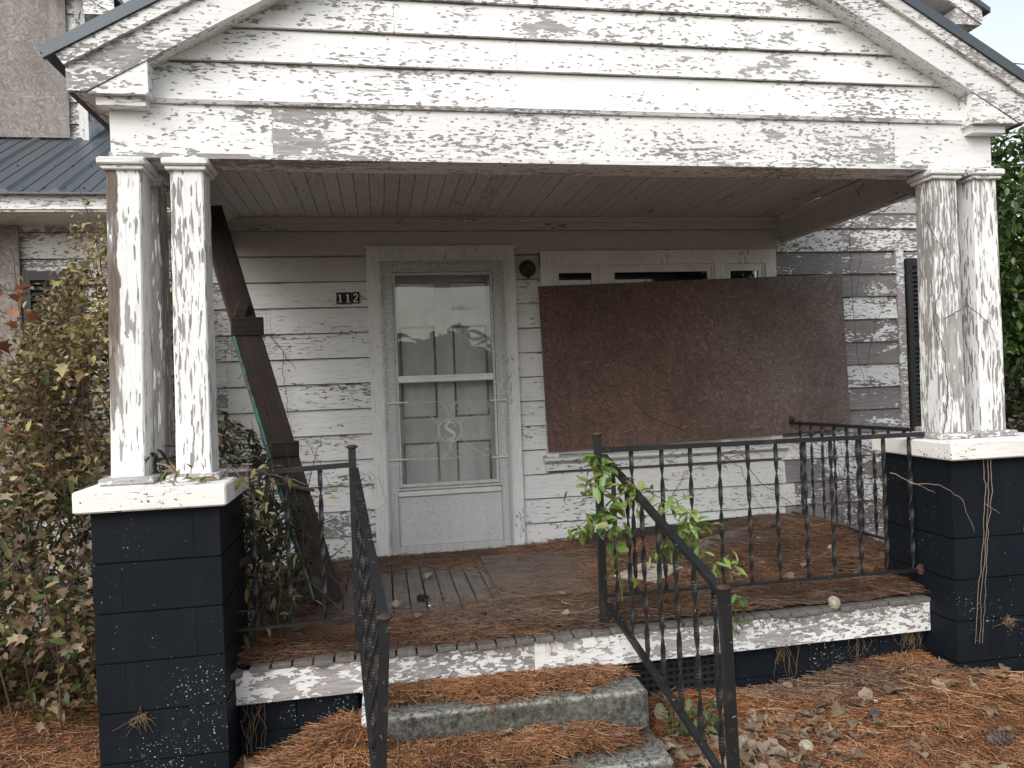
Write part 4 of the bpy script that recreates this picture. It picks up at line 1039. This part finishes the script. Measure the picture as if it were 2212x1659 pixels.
fallen(9, lambda: (random.uniform(-.5, .5), random.uniform(-1.95, -.4)), deckz, (.035, .06), 'small brown leaf on the porch floor in front of the door', 'leaves before the door')
fallen(4, lambda: (random.uniform(-.3, .5), random.uniform(-2.5, -2.32)), heap2, (.05, .075), 'dry leaf resting on the straw of the second step', 'leaves on the second step')
fallen(16, lambda: (random.uniform(-1.1, -.62), random.uniform(-2.35, -1.99)), gz, (.05, .08), 'dead leaf between the left pier and the steps', 'leaves left of the steps')

# pine cones
def cone_mesh(L, r):
    g = G(); g.lathe([(r*.35, 0), (r*.7, L*.2), (r*.62, L*.6), (r*.25, L)], (0, 0, 0), 8)
    n = 60
    for i in range(n):
        t = i/n; z = L*t; a = i*2.4; rr_ = r*(.55+.5*math.sin(math.pi*min(1, t+.15))**.8); rr_ *= (1 if t < .8 else 1-(t-.8)*2.5)
        c0 = Vector((math.cos(a), math.sin(a), 0)); tq = Vector((-math.sin(a), math.cos(a), 0))
        b = c0*rr_*.4+Vector((0, 0, z)); e = c0*rr_+Vector((0, 0, z+L*.05)); w = r*.24
        k = len(g.v); g.v += [tuple(b-tq*w*.5), tuple(b+tq*w*.5), tuple(e+tq*w), tuple(e-tq*w), tuple(e+Vector((0, 0, -L*.05))), ]
        g.f += [(k, k+1, k+2, k+3), (k+3, k+2, k+4), (k, k+3, k+4), (k+1, k+4, k+2)]
    return g
cm = cone_mesh(.075, .03).mesh('pine_cone', M['scrap']); cmd = cone_mesh(.075, .026).mesh('pine_cone_dark', M['twigblack']); cmp_ = cone_mesh(.05, .036).mesh('pine_cone_pale', M['cream'])
def cone(me, p, rz, tl, s, lab):
    o = place(me, 'pine_cone', None, world=Matrix.Translation(p) @ Matrix.Rotation(rz, 4, 'Z') @ Matrix.Rotation(tl, 4, 'Y') @ Matrix.Scale(s, 4)); tag(o, lab, 'pine cone')
def gp(u, v):   # point on the ground surface seen at (u, v)
    z = -.42
    for _ in range(8): p = at(u, v, Z=z); z = float(gz(p.x, p.y))
    return p
p = at(1805, 1300, Z=.045); cone(cmp_, p-Vector((.02, 0, .005)), .3, 1.5, .85, 'pale round pine cone near the right front edge of the porch floor')
p = at(912, 1292, Z=.02); cone(cmd, p-Vector((.03, 0, 0)), .1, 1.55, .9, 'dark pine cone lying on the bare boards before the door')
cone(cm, gp(2150, 1610)+Vector((-.04, 0, .03)), -.2, 1.55, 1.35, 'long brown pine cone at the far right of the ground')
cone(cm, gp(1895, 1562)+Vector((-.02, 0, .03)), .6, 1.5, .9, 'scaly pine cone among dead leaves right of the stair railing post')
cone(cmp_, gp(1612, 1620)+Vector((0, 0, .03)), 2.0, 1.4, .8, 'small pale pine cone just right of the stair post foot')
cone(cmp_, gp(1742, 1632)+Vector((0, 0, .03)), 1.0, 1.4, .8, 'pale pine cone on the straw at the bottom edge, centre right')
def pebble(p, s, lab):
    g = G(); g.lathe([(s*.3, 0), (s, s*.3), (s*.9, s*.7), (s*.3, s)], p, 7, 'Z'); tag(g.build('paint_chip', 'bone'), lab, 'paint chip')
pebble(at(414.5*2.212/1.0 if False else 1415, 1780, Z=0) if False else at(928/1.0+0, 1310, Z=.01), .009, 'white paint chip on the porch floor beside the dark cone')
pebble(gp(1862, 1505)+Vector((0, 0, .02)), .010, 'white paint chip on the straw below the right foundation, the upper of two')
pebble(gp(1892, 1502+25)+Vector((0, 0, .02)), .012, 'white paint chip on the straw below the right foundation, the lower of two')

# ------------------------------------------------------------ plants
def plant_leaves(parent, pos, size, kind, pal, nparts, mat='leaf', tilt=(-1.3, .5)):
    """first nparts as single leaf parts that share meshes, the rest one mass"""
    P0, F0 = leafshape(kind); ms = []
    for k in range(5): ms.append(colmesh('leaf', P0+rng.uniform(-.04, .04, P0.shape), F0, np.tile(pick(pal, 1), (len(F0), 1)), mat))
    for i in range(min(nparts, len(pos))):
        s_ = random.uniform(*size)*1.15
        o = bpy.data.objects.new('leaf', random.choice(ms)); link(o, parent, Matrix.Translation(Vector(pos[i].tolist())) @ Matrix.Rotation(random.uniform(0, 6.28), 4, 'Z') @ Matrix.Rotation(random.uniform(*tilt), 4, 'X') @ Matrix.Rotation(random.uniform(-.8, .8), 4, 'Y') @ Matrix.Scale(s_, 4))
    if len(pos) > nparts:
        v, f, c_ = leafcloud(pos[nparts:], size, kind, pal, tilt); place(colmesh('foliage', v, f, c_, mat), 'foliage', parent, kind='stuff')
# left bush: volume described by its height over x
def bush(name, label, n, xr, yr, ztop, zbot, mix, np_, size=(.035, .07), seed=3):
    r_ = np.random.default_rng(seed); pos = []
    cl = np.stack([r_.uniform(*xr, 90), r_.uniform(*yr, 90), r_.uniform(0, 1, 90)], -1)
    while len(pos) < n:
        c0 = cl[r_.integers(0, 90)]; x, y = c0[0]+r_.normal(0, .10), c0[1]+r_.normal(0, .12); zt = ztop(x); z = zbot+(zt-zbot)*c0[2]+r_.normal(0, .09)
        if z < zt and xr[0] < x < xr[1] and y < -.07 and z > zbot-.05: pos.append((x, y, z))
    pos = np.array(pos); t = thing(name, label, 'bush', (float(np.mean(xr)), float(np.mean(yr)), zbot))
    P0 = {k: leafshape(k) for k in ('oval', 'lobed', 'lance')}; hz = (pos[:, 2]-zbot)/(ztop(np.mean(xr))-zbot); parts = []
    big = pos[:np_]; rest = pos[np_:]
    for kind, pal, a, b_ in mix:
        seg = rest[int(a*len(rest)):int(b_*len(rest))]; parts.append(leafcloud(seg, size, kind, pal))
    v, f, c_ = merge(parts); place(colmesh('foliage', v, f, c_, 'leaf'), 'foliage', t, kind='stuff')
    ms = []
    for kind, pal, a, b_ in mix:
        Pk, Fk = P0[kind]; ms += [(colmesh('leaf', Pk+r_.uniform(-.04, .04, Pk.shape), Fk, np.tile(pick(pal, 1), (len(Fk), 1)), 'leaf')) for _ in range(3)]
    for p in big:
        o = bpy.data.objects.new('leaf', random.choice(ms)); link(o, t, Matrix.Translation(Vector(p.tolist())+Vector((0, -.05, 0))) @ Matrix.Rotation(random.uniform(0, 6.28), 4, 'Z') @ Matrix.Rotation(random.uniform(-1.3, .2), 4, 'X') @ Matrix.Scale(random.uniform(.06, .095), 4))
    g = G()
    for k in range(46):
        a = Vector((r_.uniform(*xr), r_.uniform(*yr), zbot-.3)); b_ = Vector((a.x+r_.normal(0, .25), min(-.1, a.y+r_.normal(0, .2)), ztop(a.x)-r_.uniform(0, .5)))
        b_.x = min(max(b_.x, xr[0]), xr[1]); m = (a+b_)/2+Vector((r_.normal(0, .12), r_.normal(0, .08), 0)); m2 = (m+b_)/2+Vector((r_.normal(0, .08), 0, 0))
        g.tube([a, m, m2, b_], .006, 5, .0018)
    g.build('stem', 'twig', t, kind='stuff')
    return t
def zt1(x): return np.interp(x, [-3.4, -2.9, -2.6, -2.4, -2.2, -2.05, -1.9, -1.6], [.9, 1.0, 1.55, 1.9, 2.05, 2.25, 2.2, 2.1])
bush('overgrown_bush', 'tall tangled bush of tan and yellow green vine leaves left of the porch', 11000, (-2.75, -1.66), (-.95, -.12), zt1, .55,
     [('oval', TAN, 0, .46), ('lobed', YG, .46, .74), ('oval', BRN, .74, .88), ('oval', GRN+YG, .88, 1.)], 150, (.024, .054), 3)
def zt2(x): return np.interp(x, [-3.6, -3.0, -2.5, -2.0, -1.6], [.62, .75, .8, .85, .8])
bush('overgrown_bush', 'low wide mass of brown and green leaves in front of the taller bush', 11000, (-3.5, -1.70), (-1.5, -.3), zt2, -.42,
     [('lobed', BRN+TAN, 0, .26), ('oval', TAN+BRN, .26, .44), ('oval', GRN+YG[:1], .44, .76), ('lance', DG+GRN, .76, 1.)], 150, (.035, .078), 5)
def zt3(x): return np.interp(x, [-1.45, -1.2, -1.0, -.85], [1.15, 1.0, .75, .45])
bush('porch_weeds', 'dark dried leafy vines growing through the porch behind the left pier', 1900, (-1.44, -.86), (-1.75, -.75), zt3, .03,
     [('lance', DG, 0, .55), ('lance', TAN, .55, .7), ('oval', DG, .7, .92), ('lance', GRN, .92, 1.)], 60, (.05, .09), 8)
def sprig(name, label, cat, paths, leafn, size, kind, pal, r=.004, stem='twig', spread=.03, mat='leaf', tilt=(-1.3, .5), root=None):
    t = thing(name, label, cat, root or paths[0][0]); g = G(); pos = []
    for pth in paths:
        P = [tuple(map(float, p)) for p in pth]; Q = []
        for i in range(len(P)-1):
            for k in range(5): a = np.array(P[i]); b_ = np.array(P[i+1]); Q.append(a+(b_-a)*k/5+rng.normal(0, .004, 3))
        Q.append(np.array(P[-1])); g.tube([tuple(q) for q in Q], r, 5, r*.45)
        for _ in range(int(leafn)): q = Q[rng.integers(1, len(Q))]; pos.append(q+rng.normal(0, spread, 3))
    g.build('stem', stem, t, kind='stuff' if len(paths) > 3 else None)
    if leafn: plant_leaves(t, np.array(pos), size, kind, pal, len(pos) if len(pos) < 250 else 200, mat, tilt)
    return t
A = lambda u, v, Y: tuple(at(u, v, Y))
# tall sprig above the bush
sprig('climbing_sprig', 'thin leggy sprig rising above the tall bush against the eave', 'plant', [[A(228, 620, -.5), A(205, 520, -.52), A(190, 460, -.55), A(172, 405, -.6)], [A(205, 520, -.52), A(235, 470, -.6)], [A(200, 500, -.5), A(165, 500, -.5), A(150, 480, -.5)]], 26, (.02, .035), 'oval', YG+TAN, .004, 'twig', .025)
# oak twigs at left edge
sprig('oak_twig', 'rust coloured oak leaf twigs reaching in from the left edge, upper ones', 'plant', [[A(-60, 560, -1.0), A(10, 625, -1.0), A(70, 640, -.95)], [A(-60, 640, -1.0), A(20, 680, -1.), A(75, 700, -.95)], [A(-60, 720, -1.), A(0, 735, -1.)]], 9, (.05, .085), 'lobed', [(.26, .09, .04), (.33, .15, .08), (.18, .06, .03)], .004, 'twig', .04)
sprig('oak_twig', 'rust coloured oak leaf twigs at the left edge, lower ones over the board', 'plant', [[A(-60, 880, -1.), A(0, 935, -1.), A(55, 955, -1.), A(80, 990, -1.)], [A(-50, 1000, -1.), A(40, 1040, -1.), A(100, 1060, -1.)], [A(-50, 1120, -1.), A(40, 1150, -1.), A(80, 1120, -1.)]], 14, (.05, .085), 'lobed', [(.26, .09, .04), (.30, .15, .08), (.18, .06, .03)]+TAN, .004, 'twig', .05)
# green plant threaded through the stair rail
GL = [(.10, .20, .045), (.14, .26, .06), (.08, .15, .04), (.20, .30, .08), (.26, .30, .09)]
sprig('green_climber', 'fresh green leafy climber wound round the top of the right stair railing', 'plant',
      [[A(1345, 1300, -2.2), A(1330, 1180, -2.25), A(1330, 1080, -2.25), A(1310, 1010, -2.25)], [A(1330, 1080, -2.25), A(1290, 1045, -2.3), A(1245, 1050, -2.3)], [A(1330, 1120, -2.25), A(1280, 1110, -2.3), A(1243, 1150, -2.3)], [A(1330, 1080, -2.25), A(1370, 1050, -2.3), A(1385, 1080, -2.3)], [A(1330, 1100, -2.25), A(1300, 1130, -2.35), A(1330, 1160, -2.35)], [A(1310, 1010, -2.25), A(1275, 990, -2.2)]],
      30, (.036, .066), 'oval', GL, .0035, 'stem', .028, 'gloss')
sprig('green_climber', 'fresh green leafy shoots hanging on the middle of the right stair railing', 'plant',
      [[A(1400, 1060, -2.3), A(1450, 1090, -2.35), A(1480, 1075, -2.35)], [A(1430, 1190, -2.4), A(1480, 1150, -2.45), A(1530, 1140, -2.45)], [A(1480, 1160, -2.45), A(1530, 1200, -2.5), A(1580, 1215, -2.5)], [A(1480, 1150, -2.45), A(1420, 1195, -2.4)], [A(1490, 1140, -2.45), A(1490, 1110, -2.45)]],
      24, (.05, .085), 'lance', GL, .0035, 'stem', .025, 'gloss')
sprig('green_seedling', 'small green seedling cluster on the ground under the right stair railing', 'plant',
      [[gp(1480+10*k, 1600), tuple(gp(1480+10*k, 1600)+Vector((random.uniform(-.08, .08), random.uniform(-.05, .05), random.uniform(.08, .2))))] for k in range(-3, 5)], 12, (.025, .05), 'oval', GRN+[(.12, .18, .06)], .002, 'stem', .03, 'gloss')
sprig('green_seedling', 'green weed sprouting through the porch edge beside the stair post', 'plant', [[A(1590, 1370, -2.06), A(1588, 1320, -2.08), A(1600, 1290, -2.08)]], 14, (.03, .05), 'oval', GRN+GL[:1], .002, 'stem', .02, 'gloss')
sprig('pier_weed', 'dark green palmate weed growing between the left columns on the pier cap', 'plant', [[A(350, 1040, -1.93), A(345, 1000, -1.95), A(340, 975, -1.95)], [A(350, 1040, -1.93), A(325, 1000, -1.98), A(315, 990, -2.)], [A(350, 1040, -1.93), A(362, 995, -1.95)]], 14, (.05, .085), 'lance', GRN+DG, .003, 'twig', .02)
sprig('trailing_vine', 'thin vine with narrow tan green leaves trailing from the left pier cap to the railing', 'plant',
      [[A(440, 1040, -2.15), A(500, 1010, -2.1), A(560, 1015, -2.05), A(620, 1035, -2.0), A(700, 1055, -1.98)], [A(500, 1010, -2.1), A(540, 1050, -2.05), A(555, 1100, -2.05)], [A(340, 1000, -2.2), A(400, 1030, -2.25), A(450, 1045, -2.2)]], 24, (.04, .07), 'lance', TAN[:3]+YG+GRN[2:], .0025, 'twigl', .022)
sprig('trailing_vine', 'thin bare loop of vine with few yellow leaves left of the door casing', 'plant', [[A(760, 1075, -1.9), A(775, 1030, -1.9), A(800, 1020, -1.88), A(825, 1045, -1.85), A(835, 1085, -1.85), A(815, 1100, -1.85), A(785, 1105, -1.85)]], 9, (.025, .04), 'lance', YG+TAN, .0016, 'twigl', .008)
def deadvine(label, paths, r=.0028, mat='twig', wig=.012):
    t = thing('dead_vine', label, 'vine', paths[0][0]); g = G()
    for pth in paths:
        Q = []; P = [np.array(tuple(map(float, p))) for p in pth]
        for i in range(len(P)-1):
            n = 6
            for k in range(n): Q.append(P[i]+(P[i+1]-P[i])*k/n+rng.normal(0, wig*.35, 3)*np.array([1, .4, 1]))
        Q.append(P[-1]); g.tube([tuple(q) for q in Q], r, 5, r*.5)
    g.build('stem', mat, t, kind='stuff'); return t
YW = -.05
deadvine('thin bare vine hanging on the clapboards between leaning plank and door', [[A(575, 720, YW), A(610, 760, YW), A(615, 830, YW), A(622, 900, YW), A(618, 960, YW), A(600, 985, YW)], [A(515, 820, YW), A(560, 760, YW), A(575, 720, YW)], [A(618, 960, YW), A(660, 950, YW), A(690, 1000, YW), A(720, 1060, YW)], [A(610, 760, YW), A(640, 800, YW)]])
deadvine('bare brown vine crossing the brown particle board down to the wall', [[A(1365, 865, -.09), A(1410, 905, -.09), A(1470, 925, -.09), A(1530, 955, -.07), A(1600, 965, -.06), A(1650, 985, -.05)], [A(1600, 980, YW), A(1640, 1040, YW), A(1700, 1080, YW), A(1740, 1110, YW)], [A(1450, 1075, YW), A(1480, 1020, YW), A(1560, 995, YW), A(1640, 970, YW)], [A(1540, 970, YW), A(1600, 1010, YW), A(1620, 1060, YW), A(1670, 1130, YW)]])
tw_p = []
for k in range(26):
    u0 = random.uniform(1780, 1960); tw_p.append([A(u0, 1130+random.uniform(-20, 25), random.uniform(-.5, -.06)), A(u0+random.uniform(-60, 50), 1060+random.uniform(-30, 30), random.uniform(-.5, -.06)), A(u0+random.uniform(-90, 40), 985+random.uniform(-30, 40), random.uniform(-.4, -.06)), A(u0+random.uniform(-130, 30), 930+random.uniform(-30, 50), -.06)])
deadvine('dense tangle of bare twigs on the wall behind the side railing', tw_p, .0022, 'twig', .03)
deadvine('bare vine strands hanging from the right porch beam across the peeling siding', [[A(1865, 395, -1.2), A(1850, 430, -1.0), A(1835, 500, -.6), A(1840, 620, -.3), A(1850, 760, -.2), A(1880, 860, -.1)], [A(1990, 560, -1.), A(1930, 620, -.6), A(1890, 700, -.4), A(1870, 800, -.3)], [A(1960, 420, -1.6), A(1900, 450, -1.2), A(1840, 470, -.9), A(1800, 500, -.6)], [A(1925, 440, -1.5), A(1880, 470, -1.1), A(1860, 520, -.8), A(1850, 640, -.4)], [A(1830, 490, -.7), A(1870, 455, -1.), A(1960, 430, -1.5)]], .0026, 'twig', .02)
deadvine('bare vine winding up the inner right column', [[A(2035, 950, -2.10), A(2050, 860, -2.10), A(2040, 760, -2.10), A(2015, 690, -2.10), A(2035, 610, -2.10), A(2040, 540, -2.10), A(2065, 480, -2.10), A(2055, 400, -2.10)], [A(2040, 690, -2.1), A(2090, 660, -2.12), A(2140, 700, -2.1), A(2150, 740, -2.1)], [A(2000, 480, -2.1), A(2040, 540, -2.1)]], .0026, 'twig', .01)
deadvine('pale dried roots hanging down the front of the right pier', [[A(2130+dx, 985, -2.235), A(2132+dx, 1060, -2.235), A(2128+dx*.6, 1150, -2.235), A(2118+dx, 1280, -2.235), A(2112+dx, 1390, -2.235)] for dx in (-5, 4, 10)]+[[A(2128, 1085, -2.235), A(2160, 1110, -2.235)], [A(1960, 1045, -2.235), A(2030, 1045, -2.25), A(2080, 1080, -2.25), A(2105, 1150, -2.24)], [A(1925, 1020, -2.1), A(1990, 1050, -2.235), A(2020, 1065, -2.235)]], .0022, 'twigl', .008)
deadvine('matted dry root fringe hanging under the right skirt board', [[Vector((x, -1.98, -.15)), Vector((x+random.uniform(-.02, .02), -1.985, -.20)), Vector((x+random.uniform(-.03, .03), -1.98, -random.uniform(.20, .36)))] for x in [random.choice([1.50, 1.93, 2.2, 2.28, 2.25])+random.gauss(0, .035) for _ in range(48)]], .0016, 'roots', .012)
deadvine('dry root tangle clinging beside the left end of the foundation', [[Vector((-1.13+random.uniform(0, .1), -1.99, -.19)), Vector((-1.12+random.uniform(-.02, .1), -2.0, -.30)), Vector((-1.12+random.uniform(-.02, .1), -2.0, -.45))] for _ in range(9)], .0016, 'roots', .012)

def tuft(c, n, lab):
    deadvine(lab, [[c, c+Vector((random.gauss(0, .02), -.006, random.gauss(-.012, .015))), c+Vector((random.gauss(0, .042), -.004, random.gauss(-.028, .03)))] for _ in range(n)], .0013, 'roots', .006)
tuft(at(305, 1545, Y=-2.224), 26, 'small dry root tuft stuck to the front of the left pier')
tuft(at(2178, 1335, Y=-2.224), 20, 'small dry root tuft stuck to the front of the right pier')
# ------------------------------------------------------------ trees
def tree(name, label, base, crown, rad, n, size, pal, trunk_r=.12, mat='gloss', seed=1, nparts=0, kind='oval'):
    r_ = np.random.default_rng(seed); t = thing(name, label, 'tree', base)
    b = Vector(base); c0 = Vector(crown); g = G(); g.tube([b, b+(c0-b)*.4+Vector((.05, 0, 0)), c0, c0+Vector((0, 0, rad[2]*.6))], trunk_r, 9, trunk_r*.25)
    for k in range(16):
        a = b+(c0-b)*r_.uniform(.4, 1.); d = Vector((r_.normal(), r_.normal(), r_.uniform(-.1, .9))).normalized(); e = a+Vector((d.x*rad[0], d.y*rad[1], d.z*rad[2]))*r_.uniform(.6, .95)
        g.tube([a, (a+e)/2+Vector((0, 0, .1)), e], trunk_r*.3, 5, .01)
    g.build('trunk', 'bark', t)
    K = 70; C_ = r_.normal(0, 1, (K, 3)); C_ /= np.linalg.norm(C_, axis=1)[:, None]; C_ *= r_.uniform(.35, 1, (K, 1))**.6
    idx = r_.integers(0, K, n); pos = C_[idx]+r_.normal(0, .13, (n, 3)); pos = pos*np.array(rad)+np.array(c0)
    pos = pos[pos[:, 2] > -.4]
    v, f, c_ = leafcloud(pos, size, kind, pal, (-1.4, .6)); place(colmesh('crown', v, f, c_, mat), 'crown', t, kind='stuff' if False else None)
    return t
TG = [(.055, .10, .025), (.08, .15, .035), (.035, .065, .02), (.12, .20, .05)]
tree('broadleaf_tree', 'glossy green broadleaf tree beyond the right corner of the house', (6.9, 2.2, -.5), (7.0, 2.0, 2.35), (1.25, 1.2, 1.75), 15000, (.07, .12), TG, .1, seed=2)
tree('broadleaf_tree', 'dark dense tree deeper in the yard behind the glossy one', (8.6, 6.2, -.5), (8.8, 6.0, 2.3), (2.4, 2., 2.6), 12000, (.12, .2), DG+TG[:1], .16, seed=4)
tree('shrub', 'low dark green shrub below the tree at the right edge', (6.6, 1.2, -.5), (6.6, 1.2, .55), (.95, .8, .9), 7000, (.07, .12), DG+TG[2:3], .05, seed=6)
# across the street, seen in the door glass
for k, (x, y, h, r_, lab) in enumerate(((-6.0, -34, 7.0, 3.4, 'tall broad tree across the street at the left'), (2.2, -30, 3.9, 3.6, 'low round tree across the street in the middle'), (9.5, -36, 3.6, 3.6, 'low spreading tree across the street toward the right'), (22., -44, 8, 4.2, 'tall tree across the street at the far right'), (-20., -40, 6, 4.2, 'distant tree across the street at the far left'), (16, -38, 2.6, 3., 'short bushy tree across the street beside the tall right one'))):
    tree('street_tree', lab, (x, y, -.7), (x, y, h*.62), (r_, r_, h*.48), 2600, (.5, .8), DG+TG, .25, 'leaf', 20+k)
for k, (z, dz, lab) in enumerate(((6.2, .5, 'lowest power cable over the street'), (6.9, .6, 'middle power cable over the street'), (7.5, .5, 'upper power cable over the street'))):
    g = G(); g.tube([(-40+80*i/24, -24-.02*i, z+dz*2*((i/12-1)**2)) for i in range(25)], .03, 5); tag(g.build('power_cable', 'wire'), lab, 'cable')
g = G(); g.tube([A(2170, 130, 2.0), A(2190, 137, 2.0), A(2212, 139, 2.), A(2300, 150, 2.0)], .006, 5); tag(g.build('service_cable', 'wire'), 'thin cable crossing the sky by the right roof edge', 'cable')
print('objects', len(bpy.data.objects), 'tris', sum(len(p.data.polygons) for p in bpy.data.objects if p.type == 'MESH'))
